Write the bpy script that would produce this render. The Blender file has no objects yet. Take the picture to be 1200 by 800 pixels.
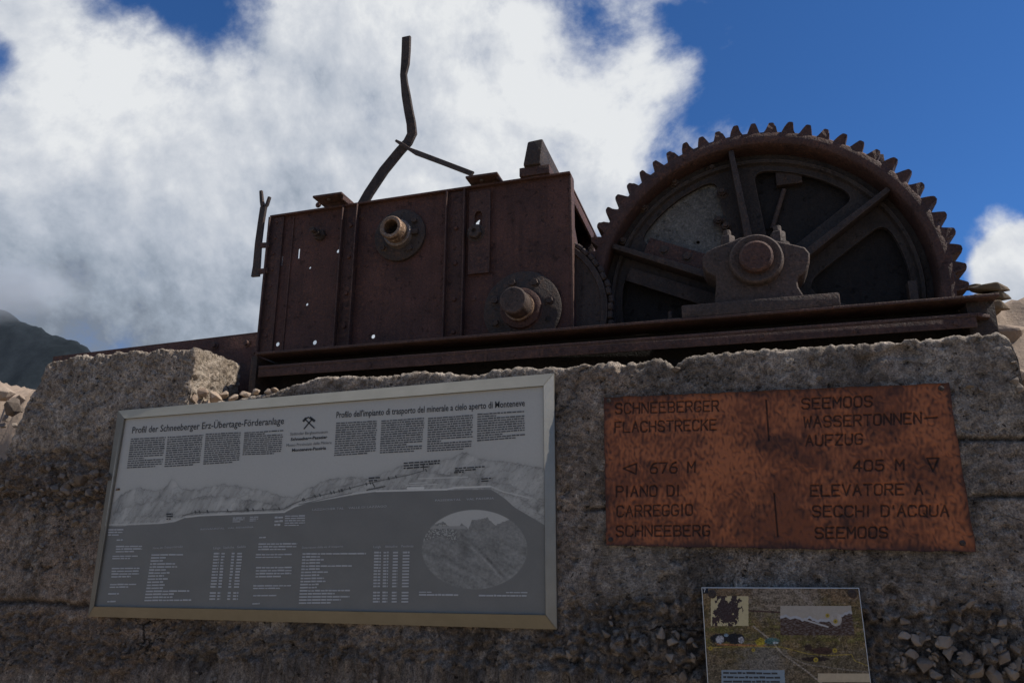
import bpy, bmesh, math, random
import numpy as np
from mathutils import Matrix, Vector
random.seed(7); rng = np.random.default_rng(7)
sc = bpy.context.scene
COL = sc.collection
R = math.radians

# ------------------------------------------------------------------ camera
# world: x along the wall (right), y into the wall, z up; the wall face is the plane y = 0, eye height is z = 0, ground z = -1.6
FPX, YAW, PITCH, ROLL = 895.5, .2938, .2708, .0046
CAM = np.array([0., -2.6, 0.])
def axes():
    cy, sy, cp, sp = math.cos(YAW), math.sin(YAW), math.cos(PITCH), math.sin(PITCH)
    f = np.array([-sy*cp, cy*cp, sp]); r = np.array([cy, sy, 0.]); u = np.cross(r, f)
    c, s = math.cos(ROLL), math.sin(ROLL)
    return r*c+u*s, u*c-r*s, f
RR, UU, FF = axes()
cd = bpy.data.cameras.new('camera'); cam = bpy.data.objects.new('camera', cd); COL.objects.link(cam)
cd.sensor_width = 36; cd.lens = FPX/1200*36; cd.clip_start = .05; cd.clip_end = 20000
M = Matrix.Identity(4)
for i in range(3):
    M[i][0] = RR[i]; M[i][1] = UU[i]; M[i][2] = -FF[i]; M[i][3] = CAM[i]
cam.matrix_world = M; sc.camera = cam
def P(px, py, Y):
    "surveyed point: where the sight line through a picture point meets the upright plane y = Y"
    d = FF + RR*((px-600)/FPX) + UU*((400-py)/FPX)
    q = CAM + d*((Y-CAM[1])/d[1]); return np.array([q[0], Y, q[2]])
def DIR(px, py):
    d = FF + RR*((px-600)/FPX) + UU*((400-py)/FPX); return d/np.linalg.norm(d)

# ------------------------------------------------------------------ light and sky
sc.view_settings.view_transform = 'Standard'; sc.view_settings.look = 'None'
sc.view_settings.exposure = 0.05; sc.view_settings.gamma = 1
SUN_AZ, SUN_EL = R(7.5), R(47)          # azimuth measured from +x towards +y
sd = Vector((math.cos(SUN_EL)*math.cos(SUN_AZ), math.cos(SUN_EL)*math.sin(SUN_AZ), math.sin(SUN_EL)))
sl = bpy.data.lights.new('sun', 'SUN'); sl.energy = 4.8; sl.angle = R(.53); sl.color = (1, .93, .83)
so = bpy.data.objects.new('sun', sl); COL.objects.link(so); so.rotation_euler = sd.to_track_quat('Z', 'Y').to_euler()

W = bpy.data.worlds.new('World'); sc.world = W; W.use_nodes = True
nt = W.node_tree; nt.nodes.clear()
class G:
    "tiny node graph helper"
    def __init__(s, nt): s.nt = nt
    def n(s, t, **k):
        x = s.nt.nodes.new(t)
        ins = k.pop('ins', {})
        for a, b in k.items(): setattr(x, a, b)
        for a, b in ins.items():
            if isinstance(b, bpy.types.NodeSocket): s.nt.links.new(b, x.inputs[a])
            else: x.inputs[a].default_value = b
        return x
    def m(s, op, a, b=None, c=None, clamp=False):
        x = s.nt.nodes.new('ShaderNodeMath'); x.operation = op; x.use_clamp = clamp
        for i, v in enumerate((a, b, c)):
            if v is None: continue
            if isinstance(v, bpy.types.NodeSocket): s.nt.links.new(v, x.inputs[i])
            else: x.inputs[i].default_value = v
        return x.outputs[0]
    def dot(s, a, v):
        x = s.nt.nodes.new('ShaderNodeVectorMath'); x.operation = 'DOT_PRODUCT'
        s.nt.links.new(a, x.inputs[0]); x.inputs[1].default_value = tuple(v); return x.outputs['Value']
    def mix(s, f, a, b, mode='MIX'):
        x = s.nt.nodes.new('ShaderNodeMix'); x.data_type = 'RGBA'; x.blend_type = mode
        for k, v in ((0, f), (6, a), (7, b)):
            if isinstance(v, bpy.types.NodeSocket): s.nt.links.new(v, x.inputs[k])
            else: x.inputs[k].default_value = v if k == 0 else (*v, 1)[:4]
        return x.outputs[2]
    def ramp(s, f, stops, interp='LINEAR'):
        x = s.nt.nodes.new('ShaderNodeValToRGB'); s.nt.links.new(f, x.inputs[0]); r = x.color_ramp; r.interpolation = interp
        while len(r.elements) < len(stops): r.elements.new(.5)
        for e, (p, c) in zip(r.elements, stops):
            e.position = p; e.color = (*c, 1)[:4] if isinstance(c, tuple) else (c, c, c, 1)
        return x.outputs[0]
    def noise(s, vec, scale, detail=6, rough=.55, dist=0.):
        x = s.nt.nodes.new('ShaderNodeTexNoise'); s.nt.links.new(vec, x.inputs['Vector'])
        x.inputs['Scale'].default_value = scale; x.inputs['Detail'].default_value = detail
        x.inputs['Roughness'].default_value = rough; x.inputs['Distortion'].default_value = dist
        return x.outputs[0]
g = G(nt)
tc = g.n('ShaderNodeTexCoord'); dv = tc.outputs['Generated']
sky = g.n('ShaderNodeTexSky', sky_type='NISHITA', sun_disc=False, sun_elevation=SUN_EL, sun_rotation=math.pi/2-SUN_AZ,
          altitude=2400, air_density=1.0, dust_density=.3, ozone_density=2.2)
# cloud cover as a function of direction only
def plane_n(a, b):
    n = np.cross(DIR(*a), DIR(*b)); n /= np.linalg.norm(n); return n
nl = plane_n((745, -40), (805, 300));
if nl @ DIR(200, 300) < 0: nl = -nl
half = g.dot(dv, nl)
def blob(px, py, rad):
    d = DIR(px, py); c = math.cos(rad); x = g.dot(dv, d)
    return g.m('MULTIPLY_ADD', x, 1/(1-c), -c/(1-c))       # 1 at the centre, 0 at the radius, negative beyond
n1 = g.noise(dv, 3.2, 9, .60, .25)
n2 = g.noise(dv, 10., 8, .62)
base = g.m('MULTIPLY', half, 2.6)
base = g.m('MINIMUM', base, .52)
base = g.m('MAXIMUM', base, -.75)
behind = g.m('MULTIPLY_ADD', g.dot(dv, FF), -1.6, .45, clamp=True)       # unseen broken cloud behind the camera, added for neutral fill light
base = g.m('MULTIPLY_ADD', g.m('SUBTRACT', .12, base), behind, base)
for px, py, rad, w in ((235, -75, .125, -.85), (120, -30, .05, -.3), (640, -65, .075, -.5), (-10, 60, .03, -.4), (1165, 296, .075, 1.1), (1210, 330, .07, .9), (745, 95, .09, .28)):
    b = g.m('MAXIMUM', blob(px, py, rad), 0.)
    base = g.m('MULTIPLY_ADD', b, w, base)
dens = g.m('MULTIPLY_ADD', g.m('SUBTRACT', n1, .5), 2.5, base)
dens = g.m('MULTIPLY_ADD', g.m('SUBTRACT', n2, .5), .75, dens)
mask = g.n('ShaderNodeMapRange', interpolation_type='SMOOTHSTEP', ins={0: dens, 1: -.10, 2: .42}).outputs[0]
# brightness: thick cloud bases are grey, thin and upper parts are white
dn = DIR(690, 150); lowd = g.m('MULTIPLY_ADD', g.dot(dv, dn), 9.0, -8.0)       # bright towards the thin sunny edge
n3 = g.noise(dv, 2.3, 7, .55, .3)
sep = g.n('ShaderNodeSeparateXYZ', ins={0: dv})
offv = g.n('ShaderNodeVectorMath', operation='ADD', ins={0: dv, 1: tuple(sd*.030)}).outputs[0]
rel = g.m('SUBTRACT', n1, g.noise(offv, 3.2, 9, .60, .25))      # sun side of each billow brighter, far side greyer
offw = g.n('ShaderNodeVectorMath', operation='ADD', ins={0: dv, 1: tuple(sd*.012)}).outputs[0]
rel2 = g.m('SUBTRACT', n2, g.noise(offw, 10., 8, .62))
el = g.m('MULTIPLY_ADD', sep.outputs[2], 1.45, -.02)
br = g.m('MULTIPLY_ADD', lowd, .10, el)
br = g.m('MULTIPLY_ADD', g.m('SUBTRACT', n3, .5), 1.3, br)
br = g.m('MULTIPLY_ADD', g.m('SUBTRACT', n2, .5), .35, br)
br = g.m('MULTIPLY_ADD', rel, 2.8, br)
br = g.m('MULTIPLY_ADD', rel2, .45, br)
for px, py, rad, w in ((110, 420, .22, -.22), (60, 250, .22, .22), (430, 130, .12, -.16), (60, 130, .17, .12), (1150, 300, .1, .45), (760, 160, .1, .2)):
    br = g.m('MULTIPLY_ADD', g.m('MAXIMUM', blob(px, py, rad), 0.), w, br)
cc = g.ramp(br, [(.0, (1.9, 2.25, 2.8)), (.25, (3.1, 3.6, 4.35)), (.5, (4.5, 4.95, 5.7)), (.8, (6.2, 6.5, 7.0)), (1., (7.6, 7.8, 8.0))])
skyc = g.mix(1., sky.outputs[0], (.42, .80, 1.22), 'MULTIPLY')
out = g.mix(mask, skyc, cc)
bg = g.n('ShaderNodeBackground', ins={0: out, 1: .1})
g.n('ShaderNodeOutputWorld', ins={0: bg.outputs[0]})

# ------------------------------------------------------------------ numpy noise
_p = rng.permutation(256); _p = np.concatenate([_p, _p, _p]).astype(np.int64)
_gr = rng.normal(size=(256, 3)); _gr /= np.linalg.norm(_gr, axis=1)[:, None]
def perlin(p):
    p = np.asarray(p, float); i = np.floor(p).astype(np.int64); f = p-i; i &= 255
    w = f*f*f*(f*(f*6-15)+10); r = 0
    for dx in (0, 1):
        for dy in (0, 1):
            for dz in (0, 1):
                h = _p[_p[_p[(i[:, 0]+dx) & 255]+((i[:, 1]+dy) & 255)]+((i[:, 2]+dz) & 255)]
                gv = _gr[h]; d = ((f-(dx, dy, dz))*gv).sum(1)
                r = r + d*np.where(dx, w[:, 0], 1-w[:, 0])*np.where(dy, w[:, 1], 1-w[:, 1])*np.where(dz, w[:, 2], 1-w[:, 2])
    return r*1.5
def fbm(p, o=4, g_=.5):
    a, s, r = 1., 1., 0
    for k in range(o): r = r+a*perlin(np.asarray(p)*s+k*17.3); a *= g_; s *= 2.03
    return r
def sst(a, b, x):
    t = np.clip((x-a)/(b-a), 0, 1); return t*t*(3-2*t)

# ------------------------------------------------------------------ object helpers
def link(name, me, mat=None, parent=None):
    o = bpy.data.objects.new(name, me); COL.objects.link(o)
    if mat is not None and me is not None: me.materials.clear(); me.materials.append(mat)
    if parent is not None: o.parent = parent
    return o
def empty(name, loc, label, cat, group=None):
    o = bpy.data.objects.new(name, None); COL.objects.link(o); o.location = loc; o.empty_display_size = .1
    o['label'] = label; o['category'] = cat
    if group: o['group'] = group
    return o
def tag(o, label, cat, group=None):
    o['label'] = label; o['category'] = cat
    if group: o['group'] = group
    return o
def adopt(o, root):
    "parent while keeping world placement (roots are unrotated)"
    o.parent = root; o.location = Vector(o.location)-Vector(WL(root)); return o
def WL(o):
    v = Vector(o.location)
    while o.parent: o = o.parent; v += Vector(o.location)
    return v
def mesh_np(name, co, faces, smooth=True):
    me = bpy.data.meshes.new(name); co = np.asarray(co, np.float32); faces = np.asarray(faces, np.int32)
    k = faces.shape[1]; me.vertices.add(len(co)); me.vertices.foreach_set('co', co.ravel())
    me.loops.add(faces.size); me.loops.foreach_set('vertex_index', faces.ravel())
    me.polygons.add(len(faces)); me.polygons.foreach_set('loop_start', np.arange(len(faces), dtype=np.int32)*k)
    me.polygons.foreach_set('loop_total', np.full(len(faces), k, np.int32))
    if smooth: me.polygons.foreach_set('use_smooth', np.ones(len(faces), bool))
    me.update(calc_edges=True); return me
def grid_faces(nu, nv):
    a = np.arange(nu*nv).reshape(nv, nu)
    return np.stack([a[:-1, :-1], a[:-1, 1:], a[1:, 1:], a[1:, :-1]], -1).reshape(-1, 4)
def vcol(me, rgb, name='tint'):
    at = me.color_attributes.new(name, 'FLOAT_COLOR', 'POINT')
    c = np.ones((len(rgb), 4), np.float32); c[:, :3] = rgb; at.data.foreach_set('color', c.ravel())
class MB:
    "collects shapes for ONE mesh"
    def __init__(s): s.bm = bmesh.new()
    def _add(s, b2):
        me = bpy.data.meshes.new('tmp'); b2.to_mesh(me); b2.free(); s.bm.from_mesh(me); bpy.data.meshes.remove(me)
    def box(s, x0, x1, y0, y1, z0, z1, bev=.003, rot=None, about=None):
        b = bmesh.new(); bmesh.ops.create_cube(b, size=1)
        for v in b.verts:
            v.co = Vector(((x0+x1)/2+v.co.x*(x1-x0), (y0+y1)/2+v.co.y*(y1-y0), (z0+z1)/2+v.co.z*(z1-z0)))
        if bev: bmesh.ops.bevel(b, geom=b.edges[:], offset=bev, segments=2, affect='EDGES', profile=.6)
        if rot is not None: 
            for v in b.verts: v.co = rot @ (v.co-about)+about
        s._add(b); return s
    def hexa(s, pts, bev=.003):
        b = bmesh.new(); v = [b.verts.new(tuple(p)) for p in pts]
        for f in ((3, 2, 1, 0), (4, 5, 6, 7), (0, 1, 5, 4), (1, 2, 6, 5), (2, 3, 7, 6), (3, 0, 4, 7)): b.faces.new([v[i] for i in f])
        bmesh.ops.recalc_face_normals(b, faces=b.faces[:])
        if bev: bmesh.ops.bevel(b, geom=b.edges[:], offset=bev, segments=2, affect='EDGES', profile=.6)
        s._add(b); return s
    def bar(s, a, b_, w, t, up=(0, 1, 0), bev=.003):
        "flat bar from a to b, width w across, thickness t along up"
        a = Vector(a); b_ = Vector(b_); d = (b_-a).normalized(); n = Vector(up); n = (n-d*n.dot(d)).normalized(); c = d.cross(n)
        q = []
        for e in (a, b_):
            for i, j in ((-1, -1), (1, -1), (1, 1), (-1, 1)): q.append(e+c*w/2*i+n*t/2*j)
        return s.hexa(q, bev)
    def sweep(s, pts, ws, t, up=(0, 1, 0), round_=False, seg=10):
        "bar along a polyline with width per point"
        b = bmesh.new(); rings = []; n0 = Vector(up); pts = [Vector(p) for p in pts]
        for i, p in enumerate(pts):
            d = (pts[min(i+1, len(pts)-1)]-pts[max(i-1, 0)]).normalized(); n = (n0-d*n0.dot(d)).normalized(); c = d.cross(n)
            w = ws[i]/2; tt = t/2
            if round_: prof = [(math.cos(2*math.pi*k/seg)*w, math.sin(2*math.pi*k/seg)*w) for k in range(seg)]
            else:
                e = min(w, tt)*.35; prof = [(-w+e, -tt), (w-e, -tt), (w, -tt+e), (w, tt-e), (w-e, tt), (-w+e, tt), (-w, tt-e), (-w, -tt+e)]
            rings.append([b.verts.new(p+c*x+n*y) for x, y in prof])
        for r0, r1 in zip(rings, rings[1:]):
            for k in range(len(r0)): b.faces.new((r0[k], r0[(k+1) % len(r0)], r1[(k+1) % len(r0)], r1[k]))
        b.faces.new(rings[0][::-1]); b.faces.new(rings[-1]); bmesh.ops.recalc_face_normals(b, faces=b.faces[:]); s._add(b); return s
    def lathe(s, c, prof, seg=48, axis=(0, 1, 0), closed=False):
        "profile [(radius, distance along axis)] round the axis"
        b = bmesh.new(); a = Vector(axis).normalized(); u = a.orthogonal().normalized(); v = a.cross(u); c = Vector(c); rings = []
        for r, d in prof:
            if r < 1e-6: rings.append([b.verts.new(c+a*d)])
            else: rings.append([b.verts.new(c+a*d+(u*math.cos(t)+v*math.sin(t))*r) for t in [2*math.pi*k/seg for k in range(seg)]])
        if closed: rings.append(rings[0])
        for r0, r1 in zip(rings, rings[1:]):
            for k in range(seg):
                k2 = (k+1) % seg
                if len(r0) == 1 and len(r1) == 1: continue
                if len(r0) == 1: b.faces.new((r0[0], r1[k2], r1[k]))
                elif len(r1) == 1: b.faces.new((r0[k], r0[k2], r1[0]))
                else: b.faces.new((r0[k], r0[k2], r1[k2], r1[k]))
        bmesh.ops.recalc_face_normals(b, faces=b.faces[:]); s._add(b); return s
    def build(s, name, mat, parent=None, smooth=True, angle=35, label=None):
        me = bpy.data.meshes.new(name)
        if smooth:
            for f in s.bm.faces: f.smooth = True
            for e in s.bm.edges:
                if len(e.link_faces) == 2 and e.calc_face_angle(0) > R(angle): e.smooth = False
        s.bm.to_mesh(me); s.bm.free()
        o = link(name, me, mat)
        if parent is not None: o.parent = parent; o.matrix_parent_inverse = Matrix.Identity(4); shift(o, -WL(parent))
        if label: o['label'] = label
        return o
def shift(o, v):
    "geometry was written in world coordinates: move it into the parent's frame"
    if o.data.get('shifted') is None:
        o.data.transform(Matrix.Translation(v)); o.data['shifted'] = 1
def plate(name, outline, holes, Y, th, mat, parent=None, bev=0, label=None):
    "sheet standing in the plane y = Y (front face), outline and holes as (x, z) polygons"
    cu = bpy.data.curves.new('tmp', 'CURVE'); cu.dimensions = '2D'; cu.fill_mode = 'BOTH'; cu.extrude = th/2-bev; cu.bevel_depth = bev; cu.bevel_resolution = 1
    for poly in [outline]+list(holes):
        sp = cu.splines.new('POLY'); sp.points.add(len(poly)-1); sp.use_cyclic_u = True
        for k, (x, z) in enumerate(poly): sp.points[k].co = (x, z, 0, 1)
    o = bpy.data.objects.new('tmp', cu); COL.objects.link(o); dg = bpy.context.evaluated_depsgraph_get()
    me = bpy.data.meshes.new_from_object(o.evaluated_get(dg)); bpy.data.objects.remove(o); bpy.data.curves.remove(cu)
    me.transform(Matrix(((1, 0, 0, 0), (0, 0, 1, Y+th/2), (0, 1, 0, 0), (0, 0, 0, 1)))); me.flip_normals(); me.name = name
    ob = link(name, me, mat)
    if parent is not None: ob.parent = parent; shift(ob, -WL(parent))
    if label: ob['label'] = label
    return ob
def circ(x, z, r, n=32, ph=0, rz=None):
    return [(x+r*math.cos(2*math.pi*k/n+ph), z+(rz or r)*math.sin(2*math.pi*k/n+ph)) for k in range(n)]
def rect(x0, x1, z0, z1): return [(x0, z0), (x1, z0), (x1, z1), (x0, z1)]
def copy_to(src, parent, loc=None, rot=None):
    c = src.copy(); COL.objects.link(c); c.parent = parent
    if loc is not None: c.location = loc
    if rot is not None: c.rotation_euler = rot
    for ch in list(src.children):
        d = ch.copy(); COL.objects.link(d); d.parent = c
    return c

# ------------------------------------------------------------------ materials
def new_mat(name, rough=.8, metal=0., spec=.3):
    m = bpy.data.materials.new(name); m.use_nodes = True; nt = m.node_tree; nt.nodes.clear(); g = G(nt)
    b = g.n('ShaderNodeBsdfPrincipled'); b.inputs['Roughness'].default_value = rough; b.inputs['Metallic'].default_value = metal
    b.inputs['Specular IOR Level'].default_value = spec
    g.n('ShaderNodeOutputMaterial', ins={0: b.outputs[0]}); return m, g, b
def objvec(g):
    ge = g.n('ShaderNodeNewGeometry'); return ge.outputs['Position']
def set_bump(g, b, h, strength=.5, dist=.01):
    x = g.n('ShaderNodeBump', ins={'Height': h, 'Strength': strength, 'Distance': dist}); g.nt.links.new(x.outputs[0], b.inputs['Normal'])
def rust(name, dark, mid, bright, rough=.72, metal=.12, amount=.5, spec=.35):
    m, g, b = new_mat(name, rough, metal, spec); v = objvec(g)
    a = g.noise(v, 7, 8, .62); c = g.noise(v, 60, 5, .65); d = g.noise(v, 2.2, 5, .6, .6)
    base = g.mix(g.ramp(a, [(.35, 0.), (.65, 1.)]), dark, mid)
    sp = g.m('MULTIPLY', g.ramp(c, [(.50, 0.), (.62, 1.)]), g.ramp(d, [(.40, .2), (.60, 1.)]))
    col = g.mix(g.m('MULTIPLY', sp, amount), base, bright)
    e1 = g.noise(v, 130, 3, .7); col = g.mix(1., col, g.mix(g.ramp(e1, [(.38, 0.), (.62, 1.)]), (.76, .75, .74), (1.26, 1.25, 1.24)), 'MULTIPLY')
    pt = g.ramp(g.noise(v, 34, 6, .72), [(.60, 0.), (.66, 1.)]); col = g.mix(g.m('MULTIPLY', pt, .6), col, tuple(x*.42 for x in dark))
    # streaks running down
    mp = g.n('ShaderNodeMapping', ins={0: v, 3: (26, 26, 1.6)}); st = g.noise(mp.outputs[0], 1., 4, .6)
    col = g.mix(g.m('MULTIPLY', g.ramp(st, [(.52, 0.), (.75, 1.)]), .45), col, tuple(x*.45 for x in dark))
    mp = g.n('ShaderNodeMapping', ins={0: v, 3: (60, 60, 3.)}); st = g.noise(mp.outputs[0], 1., 5, .6)
    col = g.mix(g.m('MULTIPLY', g.ramp(st, [(.60, 0.), (.72, 1.)]), .35), col, bright)
    # rubbed edges, also paled to stand for sunlit rim lines
    bv = g.n('ShaderNodeBevel', samples=3, ins={'Radius': .006}).outputs[0]; ge = g.n('ShaderNodeNewGeometry').outputs['Normal']
    dd = g.n('ShaderNodeVectorMath', operation='DOT_PRODUCT'); g.nt.links.new(bv, dd.inputs[0]); g.nt.links.new(ge, dd.inputs[1])
    wear_rim = g.m('MULTIPLY', g.ramp(dd.outputs['Value'], [(.80, 1.), (.985, 0.)]), g.ramp(g.noise(v, 30, 4, .6), [(.35, .1), (.6, 1.)]))
    col = g.mix(g.m('MULTIPLY', wear_rim, .55), col, (.20, .145, .12))
    g.nt.links.new(col, b.inputs['Base Color'])
    rg = g.m('MULTIPLY_ADD', c, .35, rough-.18); g.nt.links.new(rg, b.inputs['Roughness'])
    h = g.m('ADD', g.m('MULTIPLY', c, .6), g.m('ADD', g.m('MULTIPLY', e1, .5), g.m('MULTIPLY', pt, -.35))); set_bump(g, b, h, .8, .008)
    return m
RUST = rust('rusted_plate', (.056, .028, .023), (.104, .049, .038), (.17, .074, .042))
RUSTB = rust('rusted_brown_iron', (.050, .028, .024), (.086, .046, .037), (.17, .08, .05), amount=.6)
IRON = rust('dark_cast_iron', (.034, .026, .023), (.060, .045, .038), (.12, .068, .045), amount=.6, metal=.08)
CAST = rust('weathered_cast_iron', (.048, .037, .033), (.080, .057, .048), (.15, .095, .072), amount=.6)
BLACK = rust('shade_black_iron', (.012, .010, .009), (.022, .018, .016), (.045, .028, .02), amount=.3)  # near-black iron: shade of recesses and interiors put into its colour
WEBM = rust('dark_wheel_web', (.026, .021, .019), (.046, .037, .032), (.09, .06, .045), amount=.5, metal=.05)
GREYP = rust('grey_brake_plate', (.085, .080, .070), (.165, .155, .138), (.24, .22, .19), amount=.6, metal=.1)
BRONZE = rust('bronze_bush', (.17, .115, .08), (.27, .18, .12), (.46, .36, .28), rough=.55, metal=.6, amount=.8)
STEEL = rust('bare_steel', (.20, .17, .15), (.32, .28, .25), (.22, .12, .08), rough=.5, metal=.7, amount=.6)

def concrete_mat():
    m, g, b = new_mat('rough_concrete', .95, 0, .2); v = objvec(g)
    at = g.n('ShaderNodeAttribute', attribute_name='tint').outputs['Color']
    a = g.noise(v, 42, 8, .72); c = g.noise(v, 170, 4, .75); big = g.noise(v, 9, 7, .68)
    def pebbles(scale, size, share):
        wv = g.n('ShaderNodeVectorMath', operation='MULTIPLY_ADD', ins={0: g.n('ShaderNodeTexNoise', ins={'Vector': v, 'Scale': scale*.9}).outputs['Color'], 1: (.012,)*3, 2: v}).outputs[0]
        vo = g.n('ShaderNodeTexVoronoi', feature='F1', ins={'Vector': wv, 'Scale': scale}); rc = g.n('ShaderNodeSeparateColor', ins={0: vo.outputs['Color']})
        m_ = g.m('MULTIPLY', g.ramp(vo.outputs['Distance'], [(size, 1.), (size+.07, 0.)]), g.ramp(rc.outputs[0], [(1-share-.02, 0.), (1-share, 1.)])); return m_, rc.outputs[1]
    p1, r1 = pebbles(38., .34, .20); p2, r2 = pebbles(80., .38, .30); p3, r3 = pebbles(21., .30, .08)
    col = g.mix(1., at, g.mix(g.ramp(a, [(.34, 0.), (.64, 1.)]), (.60, .585, .57), (1.38, 1.365, 1.34)), 'MULTIPLY')
    col = g.mix(1., col, g.mix(g.ramp(big, [(.36, 0.), (.62, 1.)]), (.66, .63, .60), (1.28, 1.28, 1.28)), 'MULTIPLY')
    col = g.mix(1., col, g.mix(g.ramp(c, [(.36, 0.), (.64, 1.)]), (.50, .50, .50), (1.50, 1.50, 1.50)), 'MULTIPLY')
    for p_, r_, k_ in ((p2, r2, .55), (p1, r1, .6), (p3, r3, .6)):
        col = g.mix(g.m('MULTIPLY', p_, k_), col, g.ramp(r_, [(0., (.10, .08, .065)), (.5, (.24, .20, .165)), (1., (.40, .36, .31))]))
    pit = g.m('MAXIMUM', g.ramp(g.noise(v, 62, 4, .6), [(.64, 0.), (.69, 1.)]), g.ramp(g.noise(v, 24, 5, .65), [(.665, 0.), (.70, 1.)]))
    # hairline cracks
    cv = g.n('ShaderNodeMapping', ins={0: v, 3: (2.6, 2.6, 4.6)}).outputs[0]; wv = g.n('ShaderNodeVectorMath', operation='MULTIPLY_ADD', ins={0: g.n('ShaderNodeTexNoise', ins={'Vector': v, 'Scale': 9., 'Detail': 6.}).outputs['Color'], 1: (.55,)*3, 2: cv}).outputs[0]
    ed = g.n('ShaderNodeTexVoronoi', feature='DISTANCE_TO_EDGE', ins={'Vector': wv, 'Scale': 1.1}).outputs['Distance']
    crk = g.m('MULTIPLY', g.ramp(ed, [(.0, 1.), (.014, 0.)]), g.ramp(g.noise(v, 1.7, 3, .5), [(.57, 0.), (.64, 1.)]))
    hole = g.m('MAXIMUM', pit, crk)
    col = g.mix(g.m('MULTIPLY', hole, .82), col, (.022, .018, .015))  # shade of pits and cracks put into the colour
    g.nt.links.new(col, b.inputs['Base Color'])
    h = g.m('ADD', g.m('MULTIPLY', a, .7), g.m('ADD', g.m('MULTIPLY', c, .45), g.m('MULTIPLY', g.m('MAXIMUM', p1, p2), .3))); h = g.m('MULTIPLY_ADD', hole, -.9, h); set_bump(g, b, h, 1., .022); return m
CONC = concrete_mat()
def stone_mat(name, a1, a2, light=(.5, .45, .4)):
    m, g, b = new_mat(name, .9, 0, .25); v = objvec(g)
    rnd = g.n('ShaderNodeObjectInfo').outputs['Random']
    n = g.noise(v, 18, 6, .65); n2 = g.noise(v, 90, 4, .7)
    col = g.mix(rnd, a1, a2); col = g.mix(1., col, g.mix(n, (.6, .6, .6), (1.45, 1.42, 1.38)), 'MULTIPLY')
    col = g.mix(g.m('MULTIPLY', g.ramp(n2, [(.58, 0.), (.7, 1.)]), .35), col, light)
    g.nt.links.new(col, b.inputs['Base Color']); set_bump(g, b, g.m('ADD', n, g.m('MULTIPLY', n2, .5)), .7, .01); return m
STONE = stone_mat('embedded_stone', (.13, .104, .083), (.27, .225, .185), (.36, .31, .26))
ROCKM = stone_mat('sunny_rock', (.25, .19, .145), (.40, .32, .25), (.52, .45, .37))
MOSS = stone_mat('lichen_slab', (.10, .08, .055), (.17, .13, .09), (.26, .22, .16))
def attr_mat(name, rough=.5, spec=.4, bump=0., grain=0.):
    m, g, b = new_mat(name, rough, 0, spec); at = g.n('ShaderNodeAttribute', attribute_name='tint').outputs['Color']; v = objvec(g)
    if grain: at = g.mix(1., at, g.mix(g.noise(v, 130, 5, .7), (1-grain,)*3, (1+grain,)*3), 'MULTIPLY')
    g.nt.links.new(at, b.inputs['Base Color'])
    if bump: set_bump(g, b, g.noise(v, 150, 3, .6), bump, .003)
    g.nt.links.new(g.m('MULTIPLY_ADD', g.noise(v, 9, 5, .6), .25, rough-.12), b.inputs['Roughness'])
    return m
PRINT = attr_mat('printed_panel', .55, .3, .06, .10)
PRINT2 = attr_mat('printed_map', .6, .2, .08, .22)
def flat(name, c, rough=.6, metal=0., spec=.3):
    m, g, b = new_mat(name, rough, metal, spec); v = objvec(g)
    g.nt.links.new(g.mix(1., c, g.mix(g.noise(v, 55, 4, .6), (.82,)*3, (1.18,)*3), 'MULTIPLY'), b.inputs['Base Color']); return m
INK = flat('black_print', (.045, .045, .046)); INKG = flat('grey_print', (.10, .10, .10)); INKW = flat('white_print', (.6, .6, .6)); INKL = flat('pale_print', (.44, .44, .43))
PALE = flat('cream_print', (.30, .26, .18)); DARKBLUE = flat('navy_print', (.01, .013, .02)); YELL = flat('yellow_print', (.30, .20, .02))
def brushed():
    m, g, b = new_mat('brushed_brass_frame', .38, .85, .5); v = objvec(g)
    mp = g.n('ShaderNodeMapping', ins={0: v, 3: (6, 220, 220)}); n = g.noise(mp.outputs[0], 1., 4, .6); n2 = g.noise(v, 14, 5, .6)
    g.nt.links.new(g.mix(n2, (.25, .235, .20), (.36, .335, .29)), b.inputs['Base Color'])
    g.nt.links.new(g.m('MULTIPLY_ADD', n, .25, .27), b.inputs['Roughness']); set_bump(g, b, n, .12, .001); return m
FRAME = brushed()
def copper_mat():
    m, g, b = new_mat('hammered_copper', .5, .55, .4); v = objvec(g)
    at = g.n('ShaderNodeAttribute', attribute_name='tint').outputs['Color']
    n = g.noise(v, 85, 5, .65)
    g.nt.links.new(g.mix(1., at, g.mix(n, (.75,)*3, (1.25,)*3), 'MULTIPLY'), b.inputs['Base Color'])
    g.nt.links.new(g.m('MULTIPLY_ADD', n, .3, .36), b.inputs['Roughness']); set_bump(g, b, n, .25, .003); return m
COPPER = copper_mat()
def earth(name, c1, c2, sc_=1.):
    m, g, b = new_mat(name, .95, 0, .1); v = objvec(g)
    n = g.noise(v, .35*sc_, 9, .62); n2 = g.noise(v, 14*sc_, 5, .7)
    g.nt.links.new(g.mix(1., g.mix(g.ramp(n, [(.4, 0.), (.6, 1.)]), c1, c2), g.mix(n2, (.6,)*3, (1.4,)*3), 'MULTIPLY'), b.inputs['Base Color'])
    set_bump(g, b, n2, .8, .05); return m

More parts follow.
